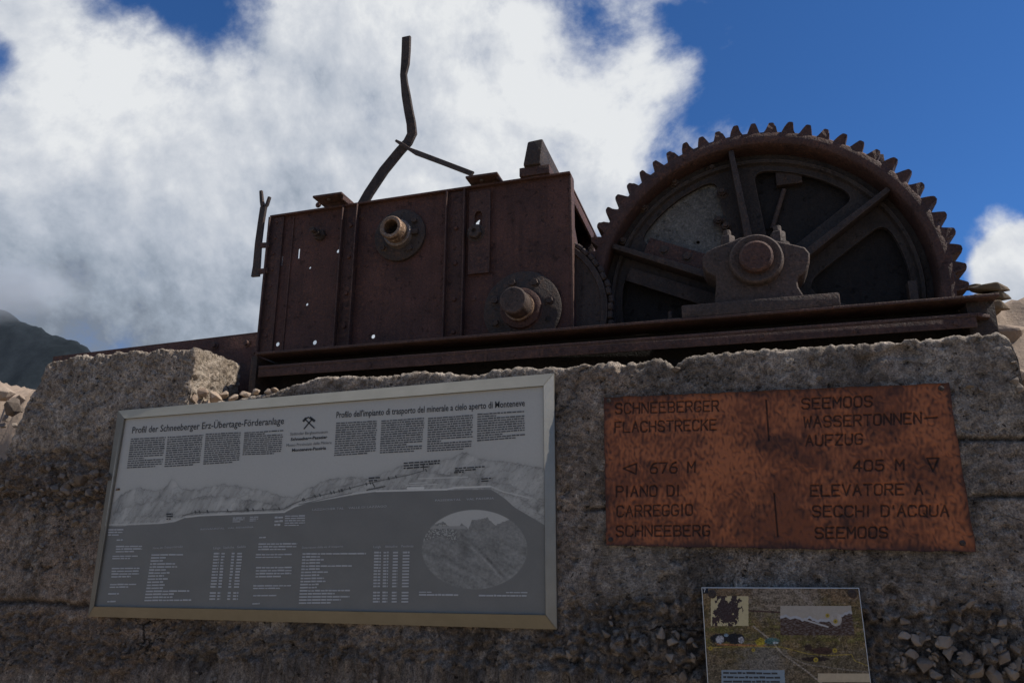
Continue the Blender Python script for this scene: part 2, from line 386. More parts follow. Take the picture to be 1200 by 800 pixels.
# ------------------------------------------------------------------ far setting
gr = mesh_np('ground', *(lambda X, Y: (np.stack([X.ravel(), Y.ravel(), -1.6+.03*np.sin(X.ravel()*1.3)*np.cos(Y.ravel()*.9)*(np.abs(X.ravel())<60)], -1), grid_faces(X.shape[1], X.shape[0])))(
    *np.meshgrid(np.concatenate([[-6000, -1500, -400, -120], np.linspace(-40, 40, 60), [120, 400, 1500, 6000]]), np.concatenate([[-6000, -1500, -400, -120], np.linspace(-40, 40, 60), [120, 400, 1500, 6000]]))))
go = link('ground', gr, earth('stony_alpine_ground', (.32, .255, .19), (.24, .205, .14))); go['kind'] = 'structure'
# the dark mountain far to the left, its top inside the cloud
def mountain():
    nx, ny = 220, 70
    a = np.linspace(0, 1, nx); b = np.linspace(0, 1, ny); A, B = np.meshgrid(a, b)
    Y0, Y1 = 620., 1000.
    X = -1250+A*1100; Y = Y0+B*(Y1-Y0)
    # ridge profile measured along x at the crest (y ~ 820)
    prof = [(-420, 300), (-120, 348), (0, 372), (40, 392), (85, 404), (115, 428), (150, 470), (230, 560)]
    pts = np.array([P(q[0], q[1]-12, 820.) for q in prof])
    crest = np.interp(X, pts[:, 0], pts[:, 2]); crest = np.maximum(crest, -1.6)
    up = 1-np.abs(B-.53)/.53
    Z = -3+(crest+3)*np.clip(up, 0, 1)**.85
    q = np.stack([X.ravel()/60, Y.ravel()/60, Z.ravel()/60], -1)
    Z = Z+(fbm(q, 5, .5).reshape(X.shape)*10-np.abs(fbm(q*2.6+5, 4, .5)).reshape(X.shape)*6)*np.clip(up*3, 0, 1)*np.clip((crest+2)/60, 0, 1)
    me = mesh_np('mountain', np.stack([X.ravel(), Y.ravel(), Z.ravel()], -1), grid_faces(nx, ny))
    o = link('mountain', me, earth('shaded_mountain_rock', (.026, .034, .042), (.016, .022, .027), .02)); o['kind'] = 'structure'  # cloud shadow and blue haze put into the rock colour
mountain()
# cloud resting on the mountain top: a soft bank of vapour, densest round its middle
def cloud_bank():
    sc.cycles.volume_bounces = 4; c = P(0, 340, 640.); rx, ry, rz = 150., 80., 42.
    m = bpy.data.materials.new('cloud_vapour'); m.use_nodes = True; nt_ = m.node_tree; nt_.nodes.clear(); g = G(nt_)
    tc = g.n('ShaderNodeTexCoord').outputs['Object']
    ln = g.n('ShaderNodeVectorMath', operation='LENGTH', ins={0: tc}).outputs['Value']
    nz = g.noise(tc, 2.6, 4, .6)
    d = g.m('SUBTRACT', g.m('MULTIPLY_ADD', nz, .9, .50), ln); d = g.n('ShaderNodeMapRange', interpolation_type='SMOOTHSTEP', ins={0: d, 1: 0., 2: .9}).outputs[0]
    v = g.n('ShaderNodeVolumePrincipled', ins={'Density': g.m('MULTIPLY', d, .016)}); v.inputs['Color'].default_value = (.70, .75, .82, 1)
    g.n('ShaderNodeOutputMaterial', ins={1: v.outputs[0]}); m.cycles.homogeneous_volume = False
    t = bmesh.new(); bmesh.ops.create_icosphere(t, subdivisions=4, radius=1.)
    me = bpy.data.meshes.new('cloud'); t.to_mesh(me); t.free(); o = link('cloud', me, m); o.location = c; o.scale = (rx, ry, rz); o['kind'] = 'stuff'
    tag(o, 'grey cloud bank hiding the top of the dark mountain', 'cloud')
cloud_bank()
# rocky hillside behind and beside the wall
def slope(name, x0, x1, y0, y1, hf, mat, nx=160, ny=110):
    X, Y = np.meshgrid(np.linspace(x0, x1, nx), np.linspace(y0, y1, ny)); Z = hf(X, Y)
    q = np.stack([X.ravel(), Y.ravel(), Z.ravel()], -1)
    d = fbm(q*4.5, 5, .62)*.06+np.abs(fbm(q*9+3, 3))*-.05
    co = q.copy(); co[:, 2] += d; co[:, 0] += fbm(q*5+9, 3)*.03; co[:, 1] += fbm(q*5+19, 3)*.03
    o = link(name, mesh_np(name, co, grid_faces(nx, ny), smooth=False), mat); o['kind'] = 'structure'; return o
def hf_right(X, Y):
    s = P(1200, 368, 1.2)
    return s[2]-.02+.10*(X-s[0])+.02*(Y-1.2)-1.15*np.maximum(0, .75-Y)-2.5*np.maximum(0, .90-X)
slope('hillside_right', .84, 6., .03, 9., hf_right, ROCKM)
def hf_left(X, Y):
    s = P(0, 456, .85)
    z = s[2]-.02+.22*(s[0]-X)+.02*(Y-1)
    return z-9.*np.maximum(0, .80-Y)
slope('hillside_left', -9., -3.25, .60, 9., hf_left, ROCKM, 200, 150)

# ------------------------------------------------------------------ concrete wall
wall = empty('concrete_wall', (0, .2, -1.6), 'long rough brown grey concrete wall with a crumbling sunlit top edge, carrying the winch and signs', 'wall')
TOP = [(-6, .36), (-3.2, .385), (-3.05, .42), (-2.3, .50)]
TOP += [tuple(P(x, y, 0)[[0, 2]]) for x, y in ((225, 476), (262, 470), (300, 464), (343, 449), (377, 441), (433, 440), (487, 435), (567, 438), (577, 432), (700, 426), (775, 421), (790, 430), (806, 417), (900, 408), (1000, 401), (1100, 396), (1172, 391), (1184, 398), (1192, 418), (1198, 455), (1204, 500))]
TOP += [(1.0, .10), (1.3, -.2)]
TOP = np.array(TOP)
def ztop(x):
    z = np.interp(x, TOP[:, 0], TOP[:, 1]); q = np.stack([x*9, x*0, x*0+3.3], -1)
    q2 = q*5
    q3 = q*13; return z+perlin(q)*.010+perlin(q2)*.004+np.abs(perlin(q3))*.003
def worley(p):
    "distance to nearest cell point and a random value of that cell"
    p = np.asarray(p, float); i0 = np.floor(p).astype(np.int64); best = np.full(len(p), 9.); val = np.zeros(len(p))
    for dx in (-1, 0, 1):
        for dy in (-1, 0, 1):
            for dz in (-1, 0, 1):
                c = i0+(dx, dy, dz); h = _p[_p[_p[c[:, 0] & 255]+(c[:, 1] & 255)]+(c[:, 2] & 255)]
                f = c+.5+_gr[h]*.45; d = ((f-p)**2).sum(1); k = d < best; best[k] = d[k]; val[k] = h[k]/255.
    return np.sqrt(best), val
def px_of(co):
    d = co-CAM; zz = d@FF; return 600+FPX*(d@RR)/zz, 400-FPX*(d@UU)/zz
def wall_fields(co):
    "rubble mask, seam depth and colour from position on the wall (x, z)"
    x, z = co[:, 0], co[:, 2]; q = np.stack([x, co[:, 1], z], -1)
    w = fbm(q*2.2+4, 3)*.05
    # layers (heights on the wall face): rubble bands where concrete is recessed and stones show
    rl = sst(.43, .39, z+w)*sst(.14, .20, z+w)*sst(-2.15, -2.45, x)              # band below the raised block
    rr = sst(-.13, -.18, z+w)*sst(-.44, -.38, z+w)*sst(-.72, -.55, x)           # stones low right
    rc = sst(-.22, -.27, z+w)*sst(-.50, -.42, z+w)*sst(-.3, -.6, x)
    rub = np.clip(rl+rr*.9+rc*.6, 0, 1)
    seam = np.exp(-((z+w*.4-.155)/.006)**2)*sst(-.8, -.6, x)*sst(-.25, .1, perlin(q*6+3)+.1)+np.exp(-((z+w*.3-.33)/.006)**2)*sst(.4, .6, x)+np.exp(-((z+w*.8-(-.20))/.012)**2)*sst(-2.2, -2.6, x)
    return rub, seam
def wall_color(co, rub, seam=0):
    x, y, z = co.T; q = np.stack([x, y, z], -1)
    n1 = fbm(q*1.6+2, 4); n2 = fbm(q*7+8, 4); n3 = fbm(q*26, 3); n4 = fbm(q*np.array([3.2, 3, .8])+30, 4)
    brown = np.array([.30, .228, .175]); grey = np.array([.31, .280, .245]); dark = np.array([.125, .107, .091]); pale = np.array([.40, .35, .295])
    wl = sst(-1.6, -2.6, x)                                # left part browner
    t = np.clip(.40+.6*wl+.7*n1, 0, 1)[:, None]
    c = grey*(1-t)+brown*t
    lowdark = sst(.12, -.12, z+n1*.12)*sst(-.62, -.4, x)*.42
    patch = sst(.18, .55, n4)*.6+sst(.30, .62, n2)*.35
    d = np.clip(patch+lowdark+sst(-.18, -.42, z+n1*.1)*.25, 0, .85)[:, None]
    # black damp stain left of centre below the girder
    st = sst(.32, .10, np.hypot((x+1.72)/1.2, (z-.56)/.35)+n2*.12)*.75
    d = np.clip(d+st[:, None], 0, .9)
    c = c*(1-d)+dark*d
    l = np.clip(sst(.25, .6, n3+.3*n2)*.45, 0, 1)[:, None]; c = c*(1-l)+pale*l
    c = c*(1-.3*rub[:, None])+np.array([.17, .125, .092])*.3*rub[:, None]
    f1, v1 = worley(q*34+perlin(q*20)[:, None]*.4); c = c*(.82+.36*v1)[:, None]; lp = (v1 > .93)[:, None]*.35; c = c*(1-lp)+pale*lp
    sm = (np.clip(seam, 0, 1)*.75)*np.ones(len(x)); c = c*(1-sm[:, None])+np.array([.05, .042, .036])*sm[:, None]
    lime = (sst(.25, .6, fbm(q*np.array([5, 3, 2.2])+77, 4))*sst(.1, -.1, z)*sst(-.62, -.5, x)*.5)[:, None]; c = c*(1-lime)+np.array([.40, .38, .36])*lime
    # crumbled edge coloured paler to stand for its sunlit rim
    e = sst(.035, .0, ztop(x)-z+n3*.01)[:, None]*.6*(np.abs(y) < .5)[:, None]
    return c*(1-e)+pale*1.15*e
def displace(co, nrm, rub, seam):
    q = co
    h = fbm(q*3.1, 3)*.010+fbm(q*14+7, 3)*.0038+fbm(q*48+3, 3)*.0030
    pit = sst(.42, .62, perlin(q*23+11))*.012+sst(.46, .62, perlin(q*60+31))*.007+sst(.50, .7, perlin(q*9+51))*.016
    rb = rub*(-.026+np.abs(fbm(q*15+21, 4, .6))*.065)
    crk = np.abs(perlin(q*np.array([1.6, 1.6, 2.6])+61+.2*perlin(q*20)[:, None])); crk = sst(.012, .0, crk)*.010*(perlin(q*1.3+70) > .05)
    f1, v1 = worley(q*34+perlin(q*20)[:, None]*.4); f2, v2 = worley(q*15+perlin(q*12)[:, None]*.5); g1 = (v1-.5)*.006*(v1 > .45)-f1*.0030
    edge = sst(.07, .0, ztop(q[:, 0])-q[:, 2])
    f3, v3 = worley(q*np.array([55, 55, 55])+perlin(q*40)[:, None]*.3); edge2 = sst(.03, .0, ztop(q[:, 0])-q[:, 2])
    big = (v2-.5)*.014*np.clip(rub*1.2+edge*.35+.08, 0, 1.3)+(v3-.5)*.008*np.clip(edge2*.7+rub*.5+.15, 0, 1)
    return co+nrm*(h*(1-.4*edge)-pit+rb-crk-seam*.018+g1+big)[:, None]
def wall_body():
    xs = np.concatenate([np.linspace(-6, -3.45, 60), np.arange(-3.44, 1.0, .0062), np.linspace(1.0, 1.3, 20)])
    vz = np.concatenate([np.linspace(0, 1, 26)[:-1]*.55, np.linspace(.55, 1, 210)])      # fraction of height (front)
    r = .016
    vt = np.concatenate([np.linspace(0, .42, 60)])
    nx = len(xs); zt = ztop(xs); rows = []; nr = []
    for f in vz:
        z = -1.6+(zt-r+1.6)*f; rows.append(np.stack([xs, 0*xs, z], -1)); nr.append((0, -1, 0))
    for a in np.linspace(0, math.pi/2, 5)[1:]:
        rows.append(np.stack([xs, 0*xs+r-r*math.cos(a), zt-r+r*math.sin(a)], -1)); nr.append((0, -math.cos(a), math.sin(a)))
    for t in vt[1:]:
        rows.append(np.stack([xs, 0*xs+r+t, zt+0*xs], -1)); nr.append((0, 0, 1))
    rows.append(np.stack([xs, 0*xs+r+.42, 0*xs-1.6], -1)); nr.append((0, 1, 0))
    co = np.concatenate(rows); nrm = np.repeat(np.array(nr, float), nx, 0)
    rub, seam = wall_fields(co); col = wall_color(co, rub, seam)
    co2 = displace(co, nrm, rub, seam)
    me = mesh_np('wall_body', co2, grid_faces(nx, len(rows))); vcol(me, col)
    o = link('wall_body', me, CONC); o.parent = wall; shift(o, -WL(wall)); return o
wall_body()
def rounded_block(name, size_fn, nx, ny, nz, L, r, seed, label=None):
    "displaced solid: grid cube -> rounded box of size L -> warp by size_fn"
    faces = []; cos = []; off = 0
    ax = [np.linspace(0, 1, n) for n in (nx, ny, nz)]
    for a in range(3):
        for s_ in (0, 1):
            b_, c_ = [(1, 2), (2, 0), (0, 1)][a]
            A, B = np.meshgrid(ax[b_], ax[c_]); p = np.zeros((A.size, 3)); p[:, a] = s_; p[:, b_] = A.ravel(); p[:, c_] = B.ravel()
            f = grid_faces(len(ax[b_]), len(ax[c_]))+off
            faces.append(f if s_ else f[:, ::-1]); cos.append(p); off += len(p)
    p = np.concatenate(cos)*L; inner = np.clip(p, r, np.array(L)-r); d = p-inner; n = np.linalg.norm(d, axis=1)[:, None]; d = d/np.maximum(n, 1e-9)
    p = inner+d*r; q = size_fn(p)
    key = np.round(p, 5); _, idx, inv = np.unique(key, axis=0, return_index=True, return_inverse=True); inv = inv.ravel()
    q = q[idx]; nn = d[idx]; F = inv[np.concatenate(faces)]
    return q, nn, F
def raised_block():
    r0 = P(232, 407, 0); l0 = P(60, 418, 0); m0 = P(150, 412, 0); b0 = P(0, 541, 0)
    Lx = r0[0]-b0[0]; H = .60; zb = r0[2]-H
    def f(p):
        x = b0[0]+p[:, 0]; t = (p[:, 2]/H)
        zt = np.interp(x, [b0[0]-.2, l0[0], m0[0], r0[0]], [l0[2]-.05, l0[2], m0[2], r0[2]])
        zt = zt+perlin(np.stack([x*11, x*0, p[:, 1]*8], -1))*.014
        z = zb+(zt-zb)*t
        lean = (l0[0]-b0[0])*np.clip((z-b0[2])/(l0[2]-b0[2]), 0, 1)         # left end leans in towards the top
        xx = b0[0]+lean+p[:, 0]*(1-lean/Lx)
        return np.stack([xx, p[:, 1]-.006+.0*t, z], -1)
    q, n, F = rounded_block('b', f, 190, 60, 110, (Lx, .31, H), .014, 3)
    q = q+0.; rub = sst(.46, .40, q[:, 2])*.6; seam = 0*rub
    col = wall_color(q, rub)
    c2 = displace(q+np.array([.0, .0, .0]), n, rub, seam)
    # broken left end
    k = sst(.22, .0, q[:, 0]-b0[0]-.0)*.035; c2[:, 0] += k*np.abs(fbm(q*9+2, 3)); 
    e = sst(-.06, .02, q[:, 0]-r0[0])[:, None]*.55*(q[:, 1] > .01)[:, None]; col = col*(1-e)+np.array([.42, .37, .31])*e     # end face coloured paler, sunlight put into the tint
    me = mesh_np('raised_block', c2, F); vcol(me, col); o = link('raised_block', me, CONC); o.parent = wall; shift(o, -WL(wall)); o['label'] = 'raised concrete block with its sunlit end face toned paler'
raised_block()

# stones: angular hulls, a few shared shapes
def hull(seed, sx, sy, sz, n=16):
    rr = random.Random(seed); b = bmesh.new()
    for k in range(n):
        v = Vector((rr.gauss(0, 1), rr.gauss(0, 1), rr.gauss(0, 1))).normalized()*rr.uniform(.78, 1); b.verts.new((v.x*sx, v.y*sy, v.z*sz))
    bmesh.ops.convex_hull(b, input=b.verts[:]); 
    for v in [v for v in b.verts if not v.link_faces]: b.verts.remove(v)
    bmesh.ops.bevel(b, geom=[e for e in b.edges if e.is_valid and len(e.link_faces) == 2 and e.calc_face_angle(0) > .5], offset=.04, segments=1, affect='EDGES')
    me = bpy.data.meshes.new('stone'); b.to_mesh(me); b.free(); return me
HULLS = [hull(k, 1, .8, .55+.09*(k % 4), 12+2*(k % 3)) for k in range(10)]
FLATS = [hull(40+k, 1, .85, .26, 22) for k in range(6)]
for h_ in HULLS: h_.materials.append(STONE)
ROCKH = [h_.copy() for h_ in HULLS]; FLATH = FLATS
for h_ in ROCKH: h_.materials.clear(); h_.materials.append(ROCKM)
for h_ in FLATS: h_.materials.append(MOSS)
def add_stone(p, r, meshes=HULLS, parent=None, name='stone', sc_=(1, 1, 1), rot=None):
    o = bpy.data.objects.new(name, random.choice(meshes)); COL.objects.link(o)
    o.rotation_euler = rot if rot else (random.uniform(-.5, .5), random.uniform(0, 6.3), random.uniform(-.5, .5))
    o.scale = (r*sc_[0], r*sc_[1], r*sc_[2])
    if parent is not None: o.parent = parent; p = Vector(p)-WL(parent)
    o.location = p; return o
# embedded in the wall, (picture x, y, radius m)
cnt = 0
def embed(px, py, r, dy=.0, sc_=(1, 1, 1)):
    global cnt
    q = P(px, py, 0); add_stone((q[0], dy+r*.22-(.016 if px < 130 else .006), q[2]), r, HULLS, wall, 'stone', sc_); cnt += 1
for px, py, r in ((96, 562, .038), (80, 575, .03), (106, 578, .028), (66, 572, .026), (84, 590, .028), (100, 600, .022), (70, 596, .022), (112, 556, .024), (90, 612, .024), (55, 586, .02), (20, 600, .018), (12, 566, .02),
                  (118, 590, .02), (40, 607, .02), (76, 557, .02), (103, 621, .018), (28, 504+40, .018), (30, 536, .012), (48, 535, .014),
                  (1080, 748, .030), (1106, 752, .030), (1118, 738, .028), (1132, 770, .030), (1083, 778, .034), (1068, 766, .024), (1112, 765, .026), (1144, 785, .034), (1058, 776, .022), (1160, 760, .024), (1176, 770, .026),
                  (1060, 745, .022), (1136, 706, .022), (1128, 712, .016), (1096, 790, .026), (1165, 792, .028), (1120, 792, .028), (1190, 760, .024), (1186, 790, .028), (1046, 700, .013), (1043, 722, .012),
                  (752, 755, .024), (786, 770, .022), (768, 760, .018), (800, 790, .026), (812, 770, .018), (735, 745, .012), (702, 690, .008), (776, 668, .009), (790, 740, .012), (744, 712, .008), (690, 770, .018), (668, 752, .014),
                  (1136, 452, .018), (1148, 456, .013), (1190, 447, .02), (960, 443, .014), (888, 441, .010), (792, 432, .018), (1030, 690, .012), (1080, 705, .010), (1194, 455, .018), (1186, 425, .012), (1075, 385+20, .008)):
    embed(px, py, r*1.0)
rs = random.Random(5)
for k in range(170):
    zone = rs.random()
    if zone < .34: px, py = rs.uniform(-8, 118), rs.gauss(585, 32)
    elif zone < .68: px, py = rs.uniform(1035, 1205), rs.gauss(768, 28)
    elif zone < .84: px, py = rs.uniform(655, 822), rs.gauss(765, 28)
    elif zone < .92: px, py = rs.uniform(0, 640), rs.uniform(740, 800)
    else: px, py = rs.uniform(655, 1190), rs.uniform(650, 740)
    if 818 < px < 1025 and py > 680: continue
    embed(px, py, min(.026, .006+abs(rs.gauss(0, .009))), sc_=(1, 1, rs.uniform(.7, 1.1)))

# loose stones: notch rubble between block and girder, pale rocks left of the wall, slabs at right
def loose(px, py, Y, r, label, group, meshes, sc_=(1, 1, 1), rot=None, name='loose_stone', cat='stone'):
    o = add_stone(P(px, py, Y), r, meshes, None, name, sc_, rot); tag(o, label, cat, group); return o
NOTCH = ['largest pale stone leaning on the sunlit end of the raised block', 'white stone at the foot of the raised block, right of the largest one', 'small stone at the lower left corner of the notch by the raised block', 'pale stone in the middle of the notch right under the sunlit block end',
    'pale stone resting on the upper edge of the board frame in the notch', 'stone in shade near the right side of the notch', 'dark shaded stone in the notch just left of the girder end', 'small chip lying directly under the girder end', 'bright stone on the wall edge just right of the girder end', 'tiny bright chip in front of the stone right of the girder end', 'tiny chip between the frame and the middle of the notch']
for px, py, Y, r in ((236, 459, .05, .045), (252, 466, .09, .04), (228, 468, .02, .028), (262, 463, .13, .032), (243, 474, .03, .03), (274, 466, .15, .03), (288, 462, .12, .03), (300, 459, .04, .022), (315, 459, .02, .03), (322, 457, .02, .02), (258, 472, .05, .02)):
    loose(px, py, Y, r, NOTCH.pop(0), 'rubble in the notch beside the raised block', ROCKH)

# ------------------------------------------------------------------ cable winch
winch = empty('cable_winch', (-.6, .45, .64), 'old rusty cable winch with huge toothed gear wheel and riveted gearbox on the wall', 'winch')
XL, XR = -2.03, .864
# base frame
def base_frame():
    m = MB(); m.box(XL, XR, .20, .345, .842, .853, .003); fg = m.build('upper_girder', RUSTB, winch)
    MB().box(XL-.1, XR-.09, .345, .355, .770, .853, .001).build('girder_web', BLACK, winch)
    m = MB(); y = .2
    m.box(XL+.02, .79, .20, .342, .776, .790, .005); m.hexa([(.79, .20, .776), (.832, .222, .774), (.832, .31, .776), (.79, .31, .776), (.79, .20, .790), (.832, .222, .785), (.832, .31, .790), (.79, .31, .790)], .002)
    m.box(XL+.02, .785, .2035, .213, .740, .7765, .003); m.build('lower_girder', RUSTB, winch)
    m = MB(); m.box(XL-.1, XR-.09, .33, .342, .600, .776, .001); m.box(XL+.02, XR-.03, .225, .33, .628, .640, .003); m.build('girder_web', BLACK, winch)
    m = MB(); m.box(XR-.09, XR-.004, .252, 1.1, .64, .842, .003); m.build('end_plate', IRON, winch)
    m = MB(); m.box(XL-.1, XR, .98, 1.07, .842, .853, .002); m.box(XL-.1, XR, .98, .992, .60, .842, .001); m.box(XL-.1, XR, .98, 1.07, .60, .612, .002); m.build('rear_girder', IRON, winch)
    for x in (XL+.04, -1.3, -.62):
        m = MB(); m.box(x, x+.09, .335, .975, .70, .835, .003); m.build('cross_member', BLACK, winch)
    # angle clips at the left end of the girders
    m = MB(); m.box(XL-.035, XL-.004, .22, .36, .60, .84, .003); m.box(XL-.075, XL-.035, .30, .312, .62, .80, .002); m.build('end_plate', IRON, winch)
    for x in (XL-.06,):
        for z in (.66, .74): MB().lathe((x, .30, z), [(0, -.016), (.012, -.016), (.014, 0)], 6).build('bolt', RUSTB, winch)
    for x in np.linspace(XL+.25, .72, 9):
        MB().lathe((x, .2035, .757), [(0, -.006), (.006, -.005), (.008, 0)], 12).build('rivet', RUSTB, winch)
    # long side rail running away to the left behind the raised block
    a = P(318, 389, .42); b = P(62, 419.5, .42)
    m = MB(); h = .44
    m.hexa([(b[0], .42, b[2]-h), (a[0], .42, a[2]-h), (a[0], .436, a[2]-h), (b[0], .436, b[2]-h), (b[0], .42, b[2]), (a[0], .42, a[2]), (a[0], .436, a[2]), (b[0], .436, b[2])], .002)
    m.hexa([(b[0], .42, b[2]-.001), (a[0], .42, a[2]-.001), (a[0], .50, a[2]-.001), (b[0], .50, b[2]-.001), (b[0], .42, b[2]+.009), (a[0], .42, a[2]+.009), (a[0], .50, a[2]+.009), (b[0], .50, b[2]+.009)], .002)
    m.build('side_rail', RUST, winch)
    for px, py in ((290, 402), (300, 412), (252, 405)):
        q = P(px, py, .42); MB().lathe(q, [(0, -.018), (.011, -.018), (.013, -.006), (.02, -.005), (.02, 0)], 12).build('bolt', RUSTB, winch)
base_frame()

# gearbox housing: front sheet with its holes, stiffening channels, top angle
BY = .40
tl, tr = P(320, 256, BY), P(668, 205, BY)
x0, x1 = tl[0], tr[0]; zb = .853; zt = (tl[2]+tr[2])/2
def xz(px, py, Y=BY): q = P(px, py, Y); return q[0], q[2]
def housing():
    h = bpy.data.objects.new('gearbox_housing', None); COL.objects.link(h); h.parent = winch
    holes = []
    for px, py, r in ((350, 297, 0), (396, 294, .0115), (363, 313.5, .008), (359.5, 356.5, .009), (325, 403, .013), (355, 402, .0), (368.5, 401, .0135), (437, 394, .012), (374, 363, .0)):
        x, z = xz(px, py)
        if r: holes.append(circ(x, z, r*.92, 12))
    x, z = xz(350, 297); holes.append(rect(x-.006, x+.006, z-.027, z+.027))
    x, z = xz(330.5, 305); holes.append(rect(x-.0035, x+.0035, z-.028, z+.028))
    for px, py in ((417, 262), (405, 397), (315, 333), (312, 368)):
        x, z = xz(px, py); holes.append(circ(x, z, .012, 12))
    xs_, zs_ = xz(562, 258); holes.append([(xs_-.022, zs_-.05), (xs_-.002, zs_-.05), (xs_-.001, zs_-.012), (xs_+.004, zs_+.0), (xs_-.004, zs_+.006), (xs_-.020, zs_-.008)])
    n = 40; top = [(x1+(x0-x1)*k/n, tr[2]+(tl[2]-tr[2])*k/n+.0025*math.sin(k*2.1)) for k in range(n+1)]
    front = plate('front_plate', [(x0, zb), (x1, zb)]+top, holes, BY, .008, RUST, None, .0012)
    front.parent = h; shift(front, -WL(h))
    # top angle: narrow leg over the front edge, wide leg running back; notched where the bolts pass
    m = MB(); m.hexa([(x0-.004, BY-.022, tl[2]-.001), (x1+.004, BY-.022, tr[2]-.001), (x1+.004, BY+.06, tr[2]-.001), (x0-.004, BY+.06, tl[2]-.001), (x0-.004, BY-.022, tl[2]+.008), (x1+.004, BY-.022, tr[2]+.008), (x1+.004, BY+.06, tr[2]+.008), (x0-.004, BY+.06, tl[2]+.008)], .002); m.build('top_angle', RUST, h)
    # right edge, left edge
    MB().box(x1-.004, x1+.006, BY-.006, BY+.055, zb, tr[2]-.003, .002).build('edge_angle', RUSTB, h)
    m = MB(); xa, xb = xz(317, 300)[0], xz(331, 300)[0]
    m.box(x0-.006, x0+.004, BY-.03, BY-.0005, zb, tl[2]-.004, .002); m.box(x0+.004, x0+.07, BY-.012, BY-.0005, zb, tl[2]-.004, .002); m.build('edge_angle', RUSTB, h)
    xq = xz(341, 300)[0]; MB().box(xq-.003, xq+.0035, BY-.005, BY-.0005, zb, tl[2]-.004, .001).build('seam_strip', RUST, h)
    for k in range(9):
        z = zb+.05+k*(tl[2]-zb-.08)/8; MB().lathe((x0+.032, BY-.012, z), [(0, -.006), (.006, -.005), (.008, 0)], 10).build('rivet', RUST, h)
    # stiffening channels
    for (pl, pr_) in ((401, 419), (523.5, 546)):
        xa, xb = xz(pl, 300)[0], xz(pr_, 300)[0]
        m = MB(); t = .006
        m.box(xa, xa+t, BY-.034, BY-.0005, zb, tr[2]-.012, .0018); m.box(xb-t, xb, BY-.034, BY-.0005, zb, tr[2]-.012, .0018); m.box(xa+t, xb-t, BY-.008, BY-.0006, zb, tr[2]-.012, .001)
        m.build('stiffener_channel', RUSTB, h)
        for k, z in enumerate((1.0, 1.16, 1.34, 1.50) if pl < 450 else (.93, 1.08, 1.25, 1.42)):
            MB().lathe(((xa+xb)/2, BY-.008, z), [(0, -.010), (.008, -.009), (.011, 0)], 12).build('rivet', RUST, h)
    # rear sheet: only its right two thirds are left; the holes on the left look through to the sky
    plate('rear_plate', [(-1.26, zb), (x1-.02, zb), (x1-.02, zt-.03), (-1.26, zt-.03)], [circ(-1.0, 1.3, .05)], 1.02, .008, IRON, None).parent = None
    rp = bpy.data.objects['rear_plate']; rp.parent = h; shift(rp, -WL(h))
    MB().box(x1-.012, x1-.003, .47, 1.02, zb, 1.12, .002).build('side_plate', IRON, h)
    MB().box(x1-.05, x1+.004, .46, 1.03, zt-.038, zt-.028, .002).build('top_side_angle', RUSTB, h)
    MB().box(x1-.012, x1+.0, .46, 1.03, zt-.09, zt-.038, .002).build('side_strip', RUST, h)
    MB().box(x1-.09, x1-.08, .46, 1.03, zb+.01, zt-.05, .001).build('side_plate', BLACK, h)  # dark sheet standing in for the shaded inside of the box
    m = MB(); m.bar((x1-.02, .46, zt-.12), (x1-.02, 1.0, .98), .05, .01, (1, 0, 0)); m.build('diagonal_brace', RUSTB, h)
    MB().box(x1-.07, x1-.0, .94, 1.0, zb, zt-.04, .004).build('corner_post', RUSTB, h)
    MB().box(-1.25, x1-.02, .42, 1.01, zb, zb+.008, .001).build('floor_plate', BLACK, h)
    MB().box(-.95, x1-.02, .47, 1.02, zt-.050, zt-.042, .001).build('cover_plate', BLACK, h)  # added lid that shuts out the sky over the dark corner
    # inner shafts between the sheets
    for px, py, r in ((470, 277, .04), (613, 364, .05)):
        x, z = xz(px, py); m = MB(); m.lathe((x, .41, z), [(0, 0), (r, 0), (r, .6), (0, .6)], 24); m.build('shaft', IRON, h)
    x, z = xz(470, 277); m = MB(); m.lathe((x, .55, z), [(.04, 0), (.2, 0), (.21, .01), (.21, .07), (.2, .08), (.04, .08)], 40); m.build('inner_wheel', BLACK, h)
    return h
H = housing()
def bolt(x, y, z, r, t, mat, parent, label=None, seg=6, stem=.0):
    m = MB(); m.lathe((x, y, z), [(0, -t), (r*.9, -t), (r, -t*.85), (r, 0)], seg)
    m.lathe((x, y+.0, z), [(0, -.001), (r*1.35, -.001), (r*1.4, .002)], 20)
    if stem: m.lathe((x, y, z), [(0, -t-stem), (r*.5, -t-stem), (r*.55, -t)], 14)
    return m.build('bolt', mat, parent, label=label)
# upper bearing flange with bronze bush
x, z = xz(470, 277)
fl = MB().lathe((x, BY, z), [(.0, -.022), (.118, -.022), (.126, -.017), (.126, 0)], 56).build('bearing_flange', IRON, winch, label='dark round flange with a hollow bronze bush')
MB().lathe((x, BY, z), [(.03, -.05), (.062, -.05), (.066, -.046), (.07, -.022)], 48).build('hub_ring', STEEL, fl)
MB().lathe((x, BY, z), [(.034, -.02), (.034, -.112), (.038, -.116), (.049, -.116), (.054, -.110), (.054, -.085), (.050, -.082), (.050, -.079), (.054, -.076), (.054, -.05)], 48).build('bush', BRONZE, fl)
MB().lathe((x, BY, z), [(0, -.06), (.0338, -.06), (.0338, -.02)], 32).build('bore', BLACK, fl)
for a in (38, 128, 218, 308): bolt(x+.097*math.cos(R(a)), BY-.022, z+.097*math.sin(R(a)), .014, .014, IRON, fl)
m = MB(); m.box(x+.062, x+.1, BY-.04, BY-.016, z-.012, z+.012, .004); m.build('key_lug', IRON, fl)
